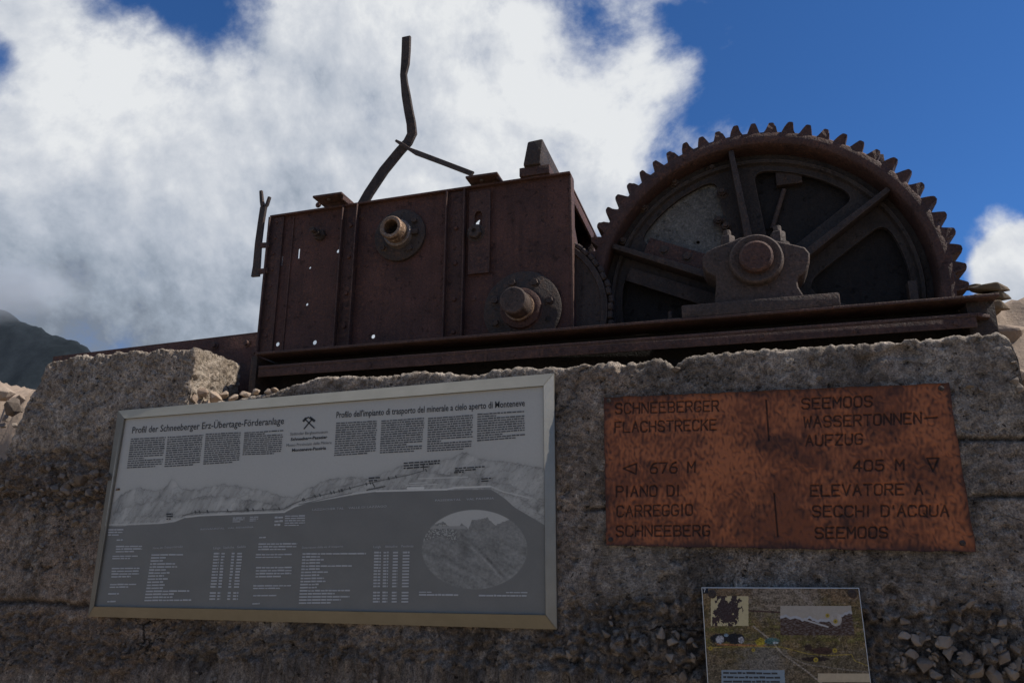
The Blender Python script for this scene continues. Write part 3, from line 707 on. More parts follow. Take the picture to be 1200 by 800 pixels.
# lower bearing flange with solid shaft
x, z = xz(613, 364)
fl2 = MB().lathe((x, BY, z), [(0, -.024), (.163, -.024), (.172, -.018), (.172, 0)], 64).build('bearing_flange', IRON, winch, label='large round flange with a worn shaft end')
MB().lathe((x, BY, z), [(.05, -.05), (.078, -.05), (.088, -.045), (.09, -.026), (.094, -.0235)], 48).build('hub_ring', RUSTB, fl2)
MB().lathe((x, BY, z), [(0, -.155), (.052, -.155), (.058, -.150), (.058, -.09), (.056, -.088), (.056, -.02)], 48).build('shaft_stub', CAST, fl2)
MB().lathe((x, BY, z), [(.0565, -.072), (.064, -.07), (.064, -.052), (.0565, -.05)], 48).build('worn_collar', BRONZE, fl2)
for a in (12, 62, 108, 158, 205, 335): bolt(x+.127*math.cos(R(a)), BY-.024, z+.127*math.sin(R(a)), .016 if a != 335 else .012, .016 if a != 335 else .002, IRON if a != 335 else BLACK, fl2)  # the black one is a flat disc standing for an empty hole
# slotted adjusting plate with nut
a_, b_ = xz(551, 228), xz(575, 320); xs_, zs_ = xz(562, 258)
sp = plate('slotted_plate', rect(a_[0]+.004, b_[0]-.002, b_[1], a_[1]), [[(xs_-.02, zs_-.075), (xs_+.02, zs_-.075), (xs_+.02, zs_+.02), (xs_+.010, zs_+.038), (xs_-.010, zs_+.038), (xs_-.02, zs_+.02)]], BY-.018, .009, RUSTB, winch, .0015)
x, z = xz(559.5, 275); m = MB(); m.lathe((x, BY-.018, z), [(.012, -.030), (.028, -.030), (.033, -.026), (.033, 0)], 6); m.lathe((x, BY-.018, z), [(0, -.022), (.0125, -.022), (.0125, .03)], 16); m.lathe((x, BY-.018, z), [(0, -.002), (.042, -.002), (.042, .001)], 24); m.build('nut', IRON, sp)
for px, py in ((555, 350), (530, 386), (415, 312), (424, 254), (373, 240)):
    x, z = xz(px, py); bolt(x, BY, z, .011, .007, RUST, H, seg=12)
# protruding knob
x, z = xz(376, 276); m = MB(); m.lathe((x, BY, z), [(0, -.02), (.026, -.02), (.03, -.014), (.03, 0)], 6); m.lathe((x, BY, z), [(0, -.085), (.011, -.085), (.013, -.08), (.013, -.02)], 16); m.lathe((x, BY, z), [(.012, -.052), (.019, -.052), (.02, -.045), (.02, -.036), (.013, -.034)], 16); m.build('threaded_stud', IRON, winch)
# brackets on the top edge
def bracket(pts_px, Y0, Y1, th, name, mat, label=None, hole=None):
    q = [P(px, py, Y) for px, py, Y in pts_px]; m = MB()
    m.hexa([tuple(v) for v in q]+[(v[0], v[1], v[2]+th) for v in q], .003); return m.build(name, mat, winch, label=label)
zt_ = lambda px: P(px, 256-(px-320)*51/348., BY)[2]
def top_bracket(pa, pb, Yf, Yb, name, rise=.02):
    xa, xb = P(pa, 235, BY)[0], P(pb, 235, BY)[0]; z0 = np.interp((xa+xb)/2, [x0, x1], [tl[2], tr[2]])+.009
    m = MB(); m.box(xa, xb, Yf, Yb, z0+rise, z0+rise+.011, .003); m.box(xb-.010, xb, Yf+.02, Yb, z0, z0+rise, .002); m.box(xa+.02, xb-.01, BY-.01, BY, z0, z0+rise, .002)
    o = m.build(name, RUSTB, winch); x = (xa+xb)/2-.01
    MB().lathe((x, Yf+.035, z0+rise-.001), [(0, -.004), (.009, -.004), (.009, .0)], 12, (0, 0, 1)).build('bolt_end', STEEL, o)
    return o
top_bracket(378, 411, BY-.09, BY+.05, 'top_bracket'); top_bracket(551, 588, BY-.07, BY+.05, 'top_bracket', .012)
# square timber-like beam end on top right, running back over the box
a = P(617, 196, BY); b = P(647, 166, BY)
zc = np.interp(a[0], [x0, x1], [tl[2], tr[2]])+.009
m = MB(); m.box(P(611, 200, BY)[0], P(646, 200, BY)[0], BY-.035, BY+.05, zc, zc+.042, .004); m.build('beam_chair', RUSTB, winch)
m = MB(); prof = [(.006, 0.), (.0, .055), (.025, .105), (.055, .122), (.125, .122), (.138, .105), (.138, .0)]
xa = P(616, 196, BY)[0]
xw = P(636, 196, BY)[0]-xa
m.hexa([(xa, BY-.05, zc+.043), (xa+xw, BY-.05, zc+.043), (xa+xw, 1.04, zc+.043), (xa, 1.04, zc+.043), (xa+.022, BY-.05, zc+.160), (xa+xw+.014, BY-.05, zc+.165), (xa+xw+.014, 1.04, zc+.165), (xa+.022, 1.04, zc+.160)], .010)
m.build('top_crossbeam', BLACK if 0 else IRON, winch, label='thick square beam end standing proud of the gearbox top')

# bent brake lever and its link
LY = .52
pts = [P(x, y, LY) for x, y in ((419, 250), (432, 227), (450, 200), (468, 178), (478, 167), (483, 157), (482, 145), (479, 130), (476, 112), (474, 98), (473, 88), (475, 76), (476, 60), (476.5, 44))]
w_ = [.052, .052, .052, .050, .050, .050, .046, .045, .044, .036, .034, .044, .046, .046]
MB().sweep(pts, [v*1.05 for v in w_], .018).build('bent_lever', IRON, winch)
pts = [P(464, 165, LY-.03), P(470, 168.5, LY-.03), P(480, 175, LY-.025), P(488, 179, LY-.03), P(520, 191, BY), P(554, 204, BY-.03)]
MB().sweep(pts, [.012, .018, .016, .026, .024, .024], .012).build('link_rod', IRON, winch)
# forked lever on the left edge
def fork():
    q = lambda x, y: P(x, y, BY-.02)
    m = MB(); m.sweep([q(299.5, 324), q(301, 312), q(303, 285), q(306, 262), q(309, 243)], [.046, .040, .036, .034, .036], .016)
    m.sweep([q(309, 245), q(307, 236), q(306, 224)], [.026, .020, .016], .014); m.sweep([q(309, 244), q(313, 240), q(316, 231)], [.022, .018, .016], .014)
    o = m.build('fork_lever', IRON, winch)
    m = MB(); m.sweep([q(301, 288), q(316, 287)], [.026, .026], .014); m.build('fork_bracket', RUSTB, winch)
    m = MB(); m.sweep([q(298, 319), q(314, 317)], [.026, .026], .014); m.build('fork_bracket', RUSTB, winch)
fork()

# ---- large gear wheel
GX, GY, GZ, NT = .112, .50, 1.037, 63
wheel = bpy.data.objects.new('gear_wheel', None); COL.objects.link(wheel); wheel.parent = winch; wheel.location = Vector((GX, GY, GZ))-WL(winch)
RT, R0, R1 = .757, .710, .655
m = MB(); c = (GX, GY, GZ)
m.lathe(c, [(R1, .0), (R1+.006, -.006), (R0-.006, -.006), (R0, 0), (R0, .13), (R1+.01, .13), (R1-.005, .105), (R1-.004, .03)], 192, closed=True); m.build('rim', RUSTB, wheel, angle=50)
m = MB(); pr_ = [(-.0300, -.004), (-.0248, .007), (-.0192, .023), (-.0148, .037), (-.0112, .0455), (-.006, .0485), (.006, .0485), (.0112, .0455), (.0148, .037), (.0192, .023), (.0248, .007), (.0300, -.004)]
def tooth_mesh(jit):
    b = bmesh.new(); rings = []
    for y, worn in ((-.004, 1), (.020, 0), (.128, 0)):       # the leading flank is worn to a slope at the front
        rings.append([b.verts.new(((x*(.84 if worn and x > 0 else 1)+jit*.0015*math.sin(z*90)), y+(.004*jit if worn and z > .03 else 0), z+R0-.001-(.004 if worn and z > .03 else 0))) for x, z in pr_])
    b.faces.new(rings[0]); b.faces.new(rings[-1][::-1]); n = len(pr_)
    for r0, r1 in zip(rings, rings[1:]):
        for k in range(n): b.faces.new((r0[(k+1) % n], r0[k], r1[k], r1[(k+1) % n]))
    bmesh.ops.recalc_face_normals(b, faces=b.faces[:])
    for f in b.faces: f.smooth = False
    me = bpy.data.meshes.new('tooth'); b.to_mesh(me); b.free(); me.materials.append(RUSTB); return me
TM = [tooth_mesh(j) for j in (-1.4, 0, 1.2)]
for k in range(NT):
    a = 2*math.pi*k/NT+.02
    if math.sin(a) < -.45: continue
    o = bpy.data.objects.new('tooth', TM[k % 3]); COL.objects.link(o); o.parent = wheel; o.rotation_euler = (0, a-math.pi/2, 0); o.scale = (random.uniform(.94, 1.05), 1, random.uniform(.994, 1.003)); 
# web with six rounded windows
def window(ac, half, r0, r1, rad=.07):
    "rounded sector window polygon"
    A0, A1 = ac-half, ac+half; core = []
    inner_off = .075                              # spoke half width
    pts = []
    # edges parallel to the spokes
    for s_, A in ((-1, ac-R(30)), (1, ac+R(30))):
        pass
    def line_pt(A, s_, r):                        # point at distance r along the spoke, offset sideways into the window
        return (math.cos(A)*r-s_*math.sin(A)*-inner_off*1, math.sin(A)*r+s_*math.cos(A)*-inner_off*1)
    Al, Ar = ac+R(30), ac-R(30)
    off = inner_off
    def offp(A, s_, r): return (math.cos(A)*r+s_*math.sin(A)*off, math.sin(A)*r-s_*math.cos(A)*off)
    raw = [offp(Ar, -1, .19), offp(Ar, -1, r1-.02)]
    th0 = math.atan2(raw[1][1], raw[1][0]); 
    e = offp(Al, 1, r1-.02); th1 = math.atan2(e[1], e[0]); 
    while th1 < th0: th1 += 2*math.pi
    arc = [(r1*math.cos(th0+(th1-th0)*k/14), r1*math.sin(th0+(th1-th0)*k/14)) for k in range(15)]
    raw = [raw[0]]+arc+[offp(Al, 1, .19)]
    # round the corners by repeated corner cutting at the three sharp ones
    def cut(p, idxs, d):
        q = []
        for i, v in enumerate(p):
            if i in idxs:
                a, b = Vector((*p[i-1], 0)), Vector((*p[(i+1) % len(p)], 0)); v = Vector((*v, 0)); da, db = (a-v), (b-v)
                A_ = v+da.normalized()*min(d, da.length*.9); B_ = v+db.normalized()*min(d, db.length*.9)
                for k in range(5):
                    t = k/4; w = A_*(1-t)**2+v*2*t*(1-t)+B_*t*t; q.append((w.x, w.y))
            else: q.append(v)
        return q
    raw = [raw[0]]+[raw[1]]+raw[3:-3]+[raw[-2]]+[raw[-1]]
    raw = cut(raw, {0, 1, len(raw)-2, len(raw)-1}, .055)
    return raw
SP = [36+60*k for k in range(6)]
holes = [[(GX+x, GZ+z) for x, z in window(R(a+30), 0, .2, .575)] for a in SP]
web = plate('web', circ(GX, GZ, R1+.004, 160), holes, GY+.088, .020, WEBM, wheel, .002)
m = MB(); m.lathe(c, [(.598, .087), (.606, .070), (.618, .066), (.626, .087)], 128, closed=True); m.build('inner_rim', WEBM, wheel)
for a in SP:
    d = Vector((math.cos(R(a)), 0, math.sin(R(a)))); p0 = Vector(c)+d*.1+Vector((0, .045, 0)); p1 = Vector(c)+d*(R1-.006)+Vector((0, .045, 0)); s = d.cross(Vector((0, 1, 0)))
    # tapered T rib
    q = []
    for p_, w in ((p0, .036), (p1, .022)):
        for i, j in ((-1, -1), (1, -1), (1, 1), (-1, 1)): q.append(p_+s*w/2*i+Vector((0, .040*j, 0)))
    MB().hexa(q, .006).build('spoke', IRON, wheel)
MB().lathe(c, [(0, -.03), (.12, -.03), (.13, -.02), (.15, .05), (.15, .12), (0, .12)], 64).build('hub', IRON, wheel)
# brake drum and plates behind the web
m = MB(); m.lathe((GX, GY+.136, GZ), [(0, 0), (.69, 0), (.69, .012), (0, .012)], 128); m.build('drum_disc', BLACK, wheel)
m = MB(); m.lathe((GX, GY+.19, GZ), [(.55, -.02), (.56, -.02), (.56, .33), (.55, .33)], 96, closed=True); m.build('drum_shell', BLACK, wheel)
def sector(r0, r1, a0, a1, n=24):
    A = [R(a0+(a1-a0)*k/n) for k in range(n+1)]
    return [(GX+r1*math.cos(t), GZ+r1*math.sin(t)) for t in A]+[(GX+r0*math.cos(t), GZ+r0*math.sin(t)) for t in A[::-1]]
sp_ = plate('brake_plate', sector(.10, .628, 93, 161), [circ(*xz(818, 284, GY+.11), .008, 10), circ(*xz(768, 254, GY+.11), .006, 10)], GY+.110, .008, GREYP, wheel, 0, label='pale grey weathered sheet bolted behind the spokes')
for px, py in ((753, 240), (790, 211), (834, 194), (846, 222), (729, 280), (842, 255), (850, 262)):
    x, z = xz(px, py, GY+.05); bolt(x, GY+.086, z, .018, .016, IRON, wheel, stem=.012)
# bolted angles along the left spoke
d = Vector((math.cos(R(156)), 0, math.sin(R(156)))); s = Vector((-d.z, 0, d.x))*-1
for off, w, y, mat, r_0, r_1 in ((.062, .075, .055, RUSTB, .17, .52), (-.085, .062, .065, IRON, .16, .55)):
    p0 = Vector(c)+d*r_0+s*off+Vector((0, y, 0)); p1 = Vector(c)+d*r_1+s*off+Vector((0, y, 0))
    MB().bar(p0, p1, w, .012).build('bolted_angle', mat, wheel)
    if off > 0:
        for r_ in (.24, .335, .44):
            q = Vector(c)+d*r_+s*off+Vector((0, y-.006, 0)); bolt(q.x, q.y, q.z, .017, .014, IRON, wheel)
# small rod and block seen through the top window
p0 = Vector(P(919, 222, GY+.118)); p1 = Vector(P(905, 268, GY+.118)); MB().sweep([p0, p1], [.020, .020], .02, round_=True).build('tie_rod', CAST, wheel)
a = P(908, 198, GY+.12); b = P(940, 216, GY+.12); MB().box(a[0], b[0], GY+.10, GY+.135, b[2], a[2], .004).build('lug_block', IRON, wheel)
a = P(1062, 332, GY+.03); b = P(1075, 352, GY+.03); MB().box(a[0], b[0], GY+.0, GY+.05, b[2]-.02, a[2], .004).build('stop_block', IRON, wheel)
# second gear ring just behind, slightly out of step: one tall tooth shows at upper right
m = MB(); q = P(1030, 190, GY+.15); m.hexa([(q[0]-.045, GY+.135, q[2]-.05), (q[0]+.02, GY+.135, q[2]-.085), (q[0]+.02, GY+.2, q[2]-.085), (q[0]-.045, GY+.2, q[2]-.05), (q[0]-.03, GY+.135, q[2]+.035), (q[0]+.02, GY+.135, q[2]+.028), (q[0]+.02, GY+.2, q[2]+.028), (q[0]-.03, GY+.2, q[2]+.035)], .004); m.build('rear_lug', RUSTB, wheel)

# ---- pinion with chain, between gearbox and big wheel
x, z = xz(613, 364); PR = P(718, 345, .47)[0]-x
pin = bpy.data.objects.new('chain_wheel', None); COL.objects.link(pin); pin.parent = winch; pin.location = Vector((x, .44, z))-WL(winch)
MB().lathe((x, .436, z), [(0, .01), (PR-.045, .01), (PR-.042, 0), (PR-.02, 0), (PR-.018, .006), (PR-.018, .045), (0, .045)], 96).build('wheel_disc', IRON, pin)
lm = bmesh.new(); bmesh.ops.create_cube(lm, size=1)
for v in lm.verts: v.co = Vector((v.co.x*.034, v.co.y*.05, v.co.z*.024))
bmesh.ops.bevel(lm, geom=lm.edges[:], offset=.006, segments=1, affect='EDGES'); lme = bpy.data.meshes.new('chain_link'); lm.to_mesh(lme); lm.free(); lme.materials.append(IRON)
NL = int(2*math.pi*PR/.036)
for k in range(NL):
    a = 2*math.pi*k/NL
    if not (-.9 < a < 2.2 or a > 2*math.pi-.9): continue
    o = bpy.data.objects.new('chain_link', lme); COL.objects.link(o); o.parent = pin; r_ = PR-.008+(.004 if k % 2 else 0)
    o.location = Vector((r_*math.cos(a), .026+(.004 if k % 2 else -.004), r_*math.sin(a))); o.rotation_euler = (0, math.pi/2-a, 0)

# ---- pillow block bearing in front of the gear
PY = .235
def pil(px, py, Y=PY): q = P(px, py, Y); return (q[0], q[2])
a = P(799, 371, .203); b = P(984, 345, .203)
pb = bpy.data.objects.new('pillow_block', None); COL.objects.link(pb); pb.parent = winch; pb.location = Vector(((a[0]+b[0])/2, .3, .853))-WL(winch); pb['label'] = 'cast bearing block carrying the wheel shaft'
MB().box(a[0], b[0], .203, .42, .8535, .905, .008).build('base', CAST, pb)
out = [(838, 348), (841, 335), (840, 322), (829, 318), (825, 311), (825, 302), (829, 296), (838, 291), (855, 285), (868, 279.5), (882, 278), (898, 280), (912, 284), (930, 288), (942, 291), (947, 297), (947, 306), (944, 315), (940, 320), (935, 321), (932, 328), (934, 337), (941, 345)]
out = [pil(*p) for p in out]; zlow = .9045; out[0] = (out[0][0], zlow); out[-1] = (out[-1][0], zlow)
hs = plate('bearing_housing', out[::-1], [], PY, .15, CAST, None, .006); hs.parent = pb; shift(hs, -WL(pb))
x, z = pil(886, 306); 
m = MB(); m.lathe((x, PY, z), [(0, -.03), (.073, -.03), (.080, -.034), (.090, -.034), (.096, -.028), (.100, 0)], 64); m.build('bearing_ring', CAST, pb)
m = MB(); m.lathe((x, PY, z), [(0, -.062), (.052, -.062), (.060, -.056), (.062, -.03)], 56); m.build('shaft_end', RUSTB, pb)
m = MB(); m.lathe((x, PY+.1, z), [(.0, 0), (.058, 0), (.058, .3), (0, .3)], 32); m.build('main_shaft', IRON, pb)
for px, py in ((853, 286), (912, 281)):
    q = P(px, py, PY+.07); m = MB(); mm = STEEL
    m.lathe((q[0], PY+.07, q[2]-.02), [(0, .075), (.013, .075), (.015, .07), (.015, .03)], 14, (0, 0, 1)); m.lathe((q[0], PY+.07, q[2]-.02), [(0, .05), (.024, .05), (.028, .045), (.028, 0)], 6, (0, 0, 1)); m.lathe((q[0], PY+.07, q[2]-.03), [(0, .01), (.04, .01), (.04, -.02)], 20, (0, 0, 1)); m.build('cap_bolt', CAST, pb)
for px, py in ((815, 352), (965, 347)):
    q = P(px, py, .25); m = MB(); m.lathe((q[0], .30, .905), [(0, .02), (.02, .02), (.022, .016), (.022, 0)], 6, (0, 0, 1)); m.build('foot_nut', CAST, pb)
# stub things on the girder left of the block
q = P(785, 362, .27); MB().lathe((q[0], .27, .853), [(0, .05), (.007, .05), (.008, .045), (.008, 0)], 12, (0, 0, 1)).build('stud', IRON, winch)
MB().box(q[0]-.06, q[0]+.04, .24, .31, .8535, .868, .003).build('packing_plate', IRON, winch)

# pale rock slabs stacked at the right end
for px, py, Y, r, sx, sy, sz, lab in ((1160, 338, .60, .070, 1.25, 1, .75, 'flat lichen brown slab topmost of the small stack at the right end of the girder'),
        (1140, 337, .66, .045, 1, 1, .7, 'small rounded stone on the left side of the slab stack by the gear wheel'),
        (1165, 348, .62, .068, 1.1, 1, .8, 'thick middle slab of the small stack by the gear wheel'),
        (1146, 350, .68, .060, 1., 1, .8, 'brown slab half hidden behind the girder under the small stone'),
        (1163, 359, .60, .070, 1.1, 1, .8, 'low slab of the stack touching the sunlit rock'),
        (1150, 364, .66, .08, 1.2, 1, .9, 'lowest slab of the stack at the right end, mostly behind the girder')):
    loose(px, py, Y, r, lab, 'slabs stacked at the right end', FLATH, (sx, sy, sz*1.7), (.06, random.uniform(-.1, .1), random.uniform(0, .4)), 'stacked_slab')
q = P(1160, 375, .66); f = MB(); o = add_stone((q[0], .66, q[2]-.08), .15, ROCKH, None, 'loose_stone'); tag(o, 'squat rock underneath the slab stack behind the girder end', 'stone')
for px, py, Y, r, lab in ((1193, 441, .06, .035, 'white broken stone at the far right edge of the wall'), (1199, 452, .05, .028, 'pale chip below the white stone at the right edge')):
    loose(px, py, Y, r, lab, None, ROCKH)
HEAP = ['angular rock in the middle of the heap at the left end of the wall', 'largest pale rock of the left heap, at the picture edge', 'pale rock topmost in the left heap against the slanting wall end', 'flat rock in the lower part of the left heap', 'small rock touching the slanting end of the raised block', 'rock at the left picture edge under the largest rock of the heap', 'lowest small rock in the crevice beside the wall']
for px, py, Y, r in ((14, 478, .55, .07), (4, 462, .7, .08), (22, 468, .6, .045), (8, 490, .62, .035), (25, 479, .6, .025), (2, 498, .62, .03), (17, 498, .62, .022)):
    loose(px, py, Y, r, HEAP.pop(0), 'rocks heaped beside the left end of the wall', ROCKH if py < 470 else HULLS)  # lower rocks take the darker stone, standing in for crevice shade

# ------------------------------------------------------------------ lettering helpers
_cache = {}
def glyph_mesh(txt, bold=0.):
    k = (txt, bold)
    if k in _cache: return _cache[k]
    cu = bpy.data.curves.new('t', 'FONT'); cu.body = txt; cu.size = 1; cu.resolution_u = 2; cu.offset = bold
    o = bpy.data.objects.new('t', cu); COL.objects.link(o); dg = bpy.context.evaluated_depsgraph_get()
    me = bpy.data.meshes.new_from_object(o.evaluated_get(dg)); bpy.data.objects.remove(o)
    co = np.empty(len(me.vertices)*3); me.vertices.foreach_get('co', co); co = co.reshape(-1, 3)
    _cache[k] = (me, co); return _cache[k]
def lettering(txt, A, B, cap, Y, mat, parent, name='lettering', bold=0., slant=0.):
    "flat print: text set between two surveyed baseline points on the sheet y = Y"
    me0, co = glyph_mesh(txt, bold); me = me0.copy(); me.name = name
    a, b = P(*A, Y), P(*B, Y); h = (P(A[0], A[1]-cap, Y)-a)[2]/.70
    w0, w1 = co[:, 0].min(), co[:, 0].max(); t = (co[:, 0]-w0)/(w1-w0)
    q = a+(b-a)*t[:, None]; q[:, 2] += co[:, 1]*h; q[:, 0] += co[:, 1]*h*slant
    me.vertices.foreach_set('co', q.astype(np.float32).ravel()); me.update()
    o = link(name, me, mat, parent); shift(o, -WL(parent)); return o
def quads(qs, Y, mat, parent, name):
    co = np.array([P(x, y, Y) for q in qs for x, y in q]); n = len(qs)
    o = link(name, mesh_np(name, co, np.arange(4*n).reshape(n, 4), False), mat, parent); shift(o, -WL(parent)); return o
def column(tl, tr, br, bl, n, Y, mat, parent, name='text_column', last=1., fill=.52, wmin=2.2, wmax=8, gap=1.0, seed=0, short=.06):
    "lines of small print too fine to read in the picture"
    rr = random.Random(seed+int(tl[0])); qs = []
    tl, tr, br, bl = map(np.array, (tl, tr, br, bl)); W_ = np.linalg.norm(tr-tl)
    for i in range(n):
        v0 = (i+.5-fill/2)/n; v1 = (i+.5+fill/2)/n; u = 0.; end = (last if i == n-1 else (1-rr.random()*.03 if rr.random() > short else rr.uniform(.3, .8)))
        while u < end-.01:
            w = rr.uniform(wmin, wmax)/W_; e = min(u+w, end)
            f = lambda uu, vv: (tl*(1-uu)+tr*uu)*(1-vv)+(bl*(1-uu)+br*uu)*vv
            t_ = rr.uniform(-.12, .04)/n
            qs.append([f(u, v0+t_), f(e, v0+t_), f(e, v1), f(u, v1)]); u = e+gap/W_
    return quads(qs, Y, mat, parent, name)
def bolt_front(q, r, t, mat, parent, name='screw'):
    m = MB(); m.lathe(q, [(0, -t), (r*.6, -t*.95), (r*.95, -t*.5), (r, 0)], 20); return m.build(name, mat, parent)

# ------------------------------------------------------------------ large framed information board
YB, YP = -.020, -.046
O = [(138, 481), (649, 437), (652.5, 737), (103, 722)]; I = [(145.5, 490.5), (636.5, 452), (639, 720), (110, 710)]
oc = [P(*q, YB) for q in O]; ic = [P(*q, YP-.004) for q in I]
board = empty('information_board', tuple((oc[0]+oc[2])/2*np.array([1, 0, 1])), 'large metal framed board showing a grey mountain profile and small print', 'information board')
for k, nm in enumerate(('frame_rail',)*4):
    a, b = oc[k], oc[(k+1) % 4]; c_, d_ = ic[(k+1) % 4], ic[k]; bk = lambda v: (v[0], .004, v[2])
    inn = lambda v, w: (v[0], -.038, v[2])
    b2 = bmesh.new(); V = [b2.verts.new(tuple(v)) for v in (a, b, c_, d_, bk(a), bk(b), inn(c_, 0), inn(d_, 0))]
    for f in ((0, 1, 2, 3), (0, 4, 5, 1), (3, 2, 6, 7), (4, 7, 6, 5), (0, 3, 7, 4), (1, 5, 6, 2)): b2.faces.new([V[i] for i in f])
    bmesh.ops.recalc_face_normals(b2, faces=b2.faces[:]); bmesh.ops.bevel(b2, geom=b2.edges[:], offset=.0015, segments=2, affect='EDGES')
    m = MB(); m._add(b2); m.build('frame_rail', FRAME, board, smooth=True, angle=25)
def pgrid(c4, nx, ny, Y):
    "grid over a sheet; returns picture coordinates used to lay the print out, and points"
    c4 = np.array(c4, float); u, v = np.meshgrid(np.linspace(0, 1, nx), np.linspace(0, 1, ny))
    W3 = np.array([P(*q, Y) for q in c4])
    q = ((W3[0]*(1-u[..., None])+W3[1]*u[..., None])*(1-v[..., None])+(W3[3]*(1-u[..., None])+W3[2]*u[..., None])*v[..., None]).reshape(-1, 3)
    x, y = px_of(q); return x, y, q, u.ravel(), v.ravel()
def poly_y(x, pts): p = np.array(pts, float); return np.interp(x, p[:, 0], p[:, 1])
def board_print():
    nx, ny = 900, 470
    x, y, q, u, v = pgrid([(143, 488), (638.5, 450), (641, 722), (108, 712)], nx, ny, -.040)
    zero = 0*x; n3 = lambda s, o=4, r=.55, dx=0: fbm(np.stack([x*s+dx, y*s, zero+dx], -1), o, r)
    c = np.full(len(x), .44)+n3(.01)*.012
    # mountain relief
    def ridge(pts, lo, col, amp, s, dx):
        nonlocal c
        top = poly_y(x, pts)+perlin(np.stack([x*.11+dx, zero, zero], -1))*2.2+perlin(np.stack([x*.35+dx, zero, zero], -1))*1.1
        m = sst(-.4, .8, y-top)
        d = (y-top); sh = fbm(np.stack([x*s+d*s*.5+dx, d*s*.35, zero+dx], -1), 5, .6)
        rg_ = np.abs(fbm(np.stack([(x+d*.7)*s*1.6+dx, d*s*.8, zero+dx], -1), 5, .6)); k = col+.05+amp*1.1*sh-.17*np.exp(-rg_/.07)*.8-.12*np.exp(-np.abs(d)/1.3)
        halo = np.exp(-np.clip(top-y, 0, 99)/4.)*.05*(y < top)
        c = (c-halo)*(1-m)+k*m
    ridge([(110, 612), (131, 590), (148, 575), (165, 570), (179, 575), (190, 573), (201, 561), (214, 572), (232, 573), (250, 569), (262, 566), (280, 569), (305, 573), (328, 580), (344, 582), (366, 569), (385, 561), (410, 558), (432, 560), (446, 555), (470, 545), (500, 541), (525, 538), (537, 532), (548, 529), (558, 536), (575, 539), (600, 541), (638, 548)], 0, .34, .10, .06, 1)
    ridge([(110, 622), (135, 600), (160, 590), (185, 586), (210, 588), (240, 580), (270, 582), (300, 586), (330, 594), (350, 590), (380, 574), (410, 566), (450, 560), (490, 552), (530, 556), (565, 562), (600, 568), (640, 590)], 0, .32, .12, .07, 30)
    ridge([(110, 630), (140, 612), (165, 604), (190, 604), (215, 606), (250, 598), (300, 600), (340, 603), (400, 590), (450, 574), (520, 565), (575, 572), (605, 580), (640, 606)], 0, .33, .10, .09, 60)
    # dark lower field
    top = poly_y(x, [(100, 616), (140, 616), (190, 613), (205, 611), (216, 606), (235, 604), (280, 602), (333, 600), (345, 594), (360, 589), (390, 584), (412, 580), (436, 575), (441, 575), (575, 573), (582, 577), (592, 584), (603, 594), (620, 604), (642, 617)])
    m = sst(-.3, .5, y-top); c = c*(1-m)+(.172+n3(.03, 3)*.012)*m
    # white tunnel and track lines
    def line(pts, w, col):
        nonlocal c
        for (xa, ya), (xb, yb) in zip(pts, pts[1:]):
            k = (x > min(xa, xb)-3) & (x < max(xa, xb)+3); t = np.clip(((x[k]-xa)*(xb-xa)+(y[k]-ya)*(yb-ya))/((xb-xa)**2+(yb-ya)**2), 0, 1)
            d = np.hypot(x[k]-xa-t*(xb-xa), y[k]-ya-t*(yb-ya)); f = sst(w/2+.5, w/2-.3, d); c[k] = c[k]*(1-f)+col*f
    line([(112, 615), (190, 612.5), (207, 609.5), (218, 605)], 1., .48); line([(218, 605.5), (235, 603.5), (333, 599.5), (345, 593), (360, 588), (412, 578.5), (440, 575)], 1.6, .52)
    line([(441, 575.2), (523, 573.2), (532, 571.2), (575, 569.5)], 1.6, .6); line([(478, 571.8), (496, 571.5)], 2.6, .62)
    line([(476, 568.5), (512, 567)], .9, .5); line([(490, 560.5), (548, 558.5)], .9, .5); line([(480, 566), (500, 565)], .9, .5); line([(575, 569.5), (590, 576), (604, 579), (620, 583)], 1., .5)
    line([(214, 604), (228, 600), (290, 598), (332, 596), (346, 589), (362, 583), (395, 576), (420, 569), (450, 562), (480, 556), (497, 551)], .8, .10)
    line([(350, 591), (380, 584), (412, 577.5)], .7, .12)
    rr = random.Random(3)
    for k in range(26):
        xx = rr.uniform(225, 500); yy = poly_y(np.array([xx]), [(214, 604), (228, 600), (332, 596), (346, 589), (362, 583), (395, 576), (450, 562), (497, 551)])[0]; line([(xx, yy-1.6), (xx+.8, yy+.6)], 1.3, .07)
    line([(436, 565), (439, 570)], 1.2, .07); line([(496, 545), (496.5, 550)], 1.2, .07)
    for k in range(7): line([(430+3*k, 574-k*.6), (433+3*k, 573-k*.6)], 1.4, .08)
    # oval photograph
    ex, ey = 556.3, 643.5; d = np.hypot((x-ex)/61.5, (y-ey)/46.3); m = sst(1.012, .994, d)
    sky_ = poly_y(x, [(490, 620), (508, 614), (520, 611), (527, 617), (534, 619), (541, 613), (549, 619), (553, 609), (562, 608), (571, 606), (576, 611), (580, 615), (590, 611), (598, 608), (612, 616), (620, 622)])+perlin(np.stack([x*.4, zero, zero], -1))*1.2
    ph = np.where(y < sky_, .40, .19+n3(.07, 3, .5, 7)*.04+n3(.30, 4, .7, 17)*.05)
    diag = fbm(np.stack([(x*.55-y)*.16, (x+y)*.02, zero+9], -1), 4); ph = ph+np.where(y > sky_+12, diag*.05, 0)
    vill = (y > sky_+2) & (y < sky_+16) & (x < 535); ph = np.where(vill, .12+.20*(n3(.5, 3, .6, 5) > .1), ph)
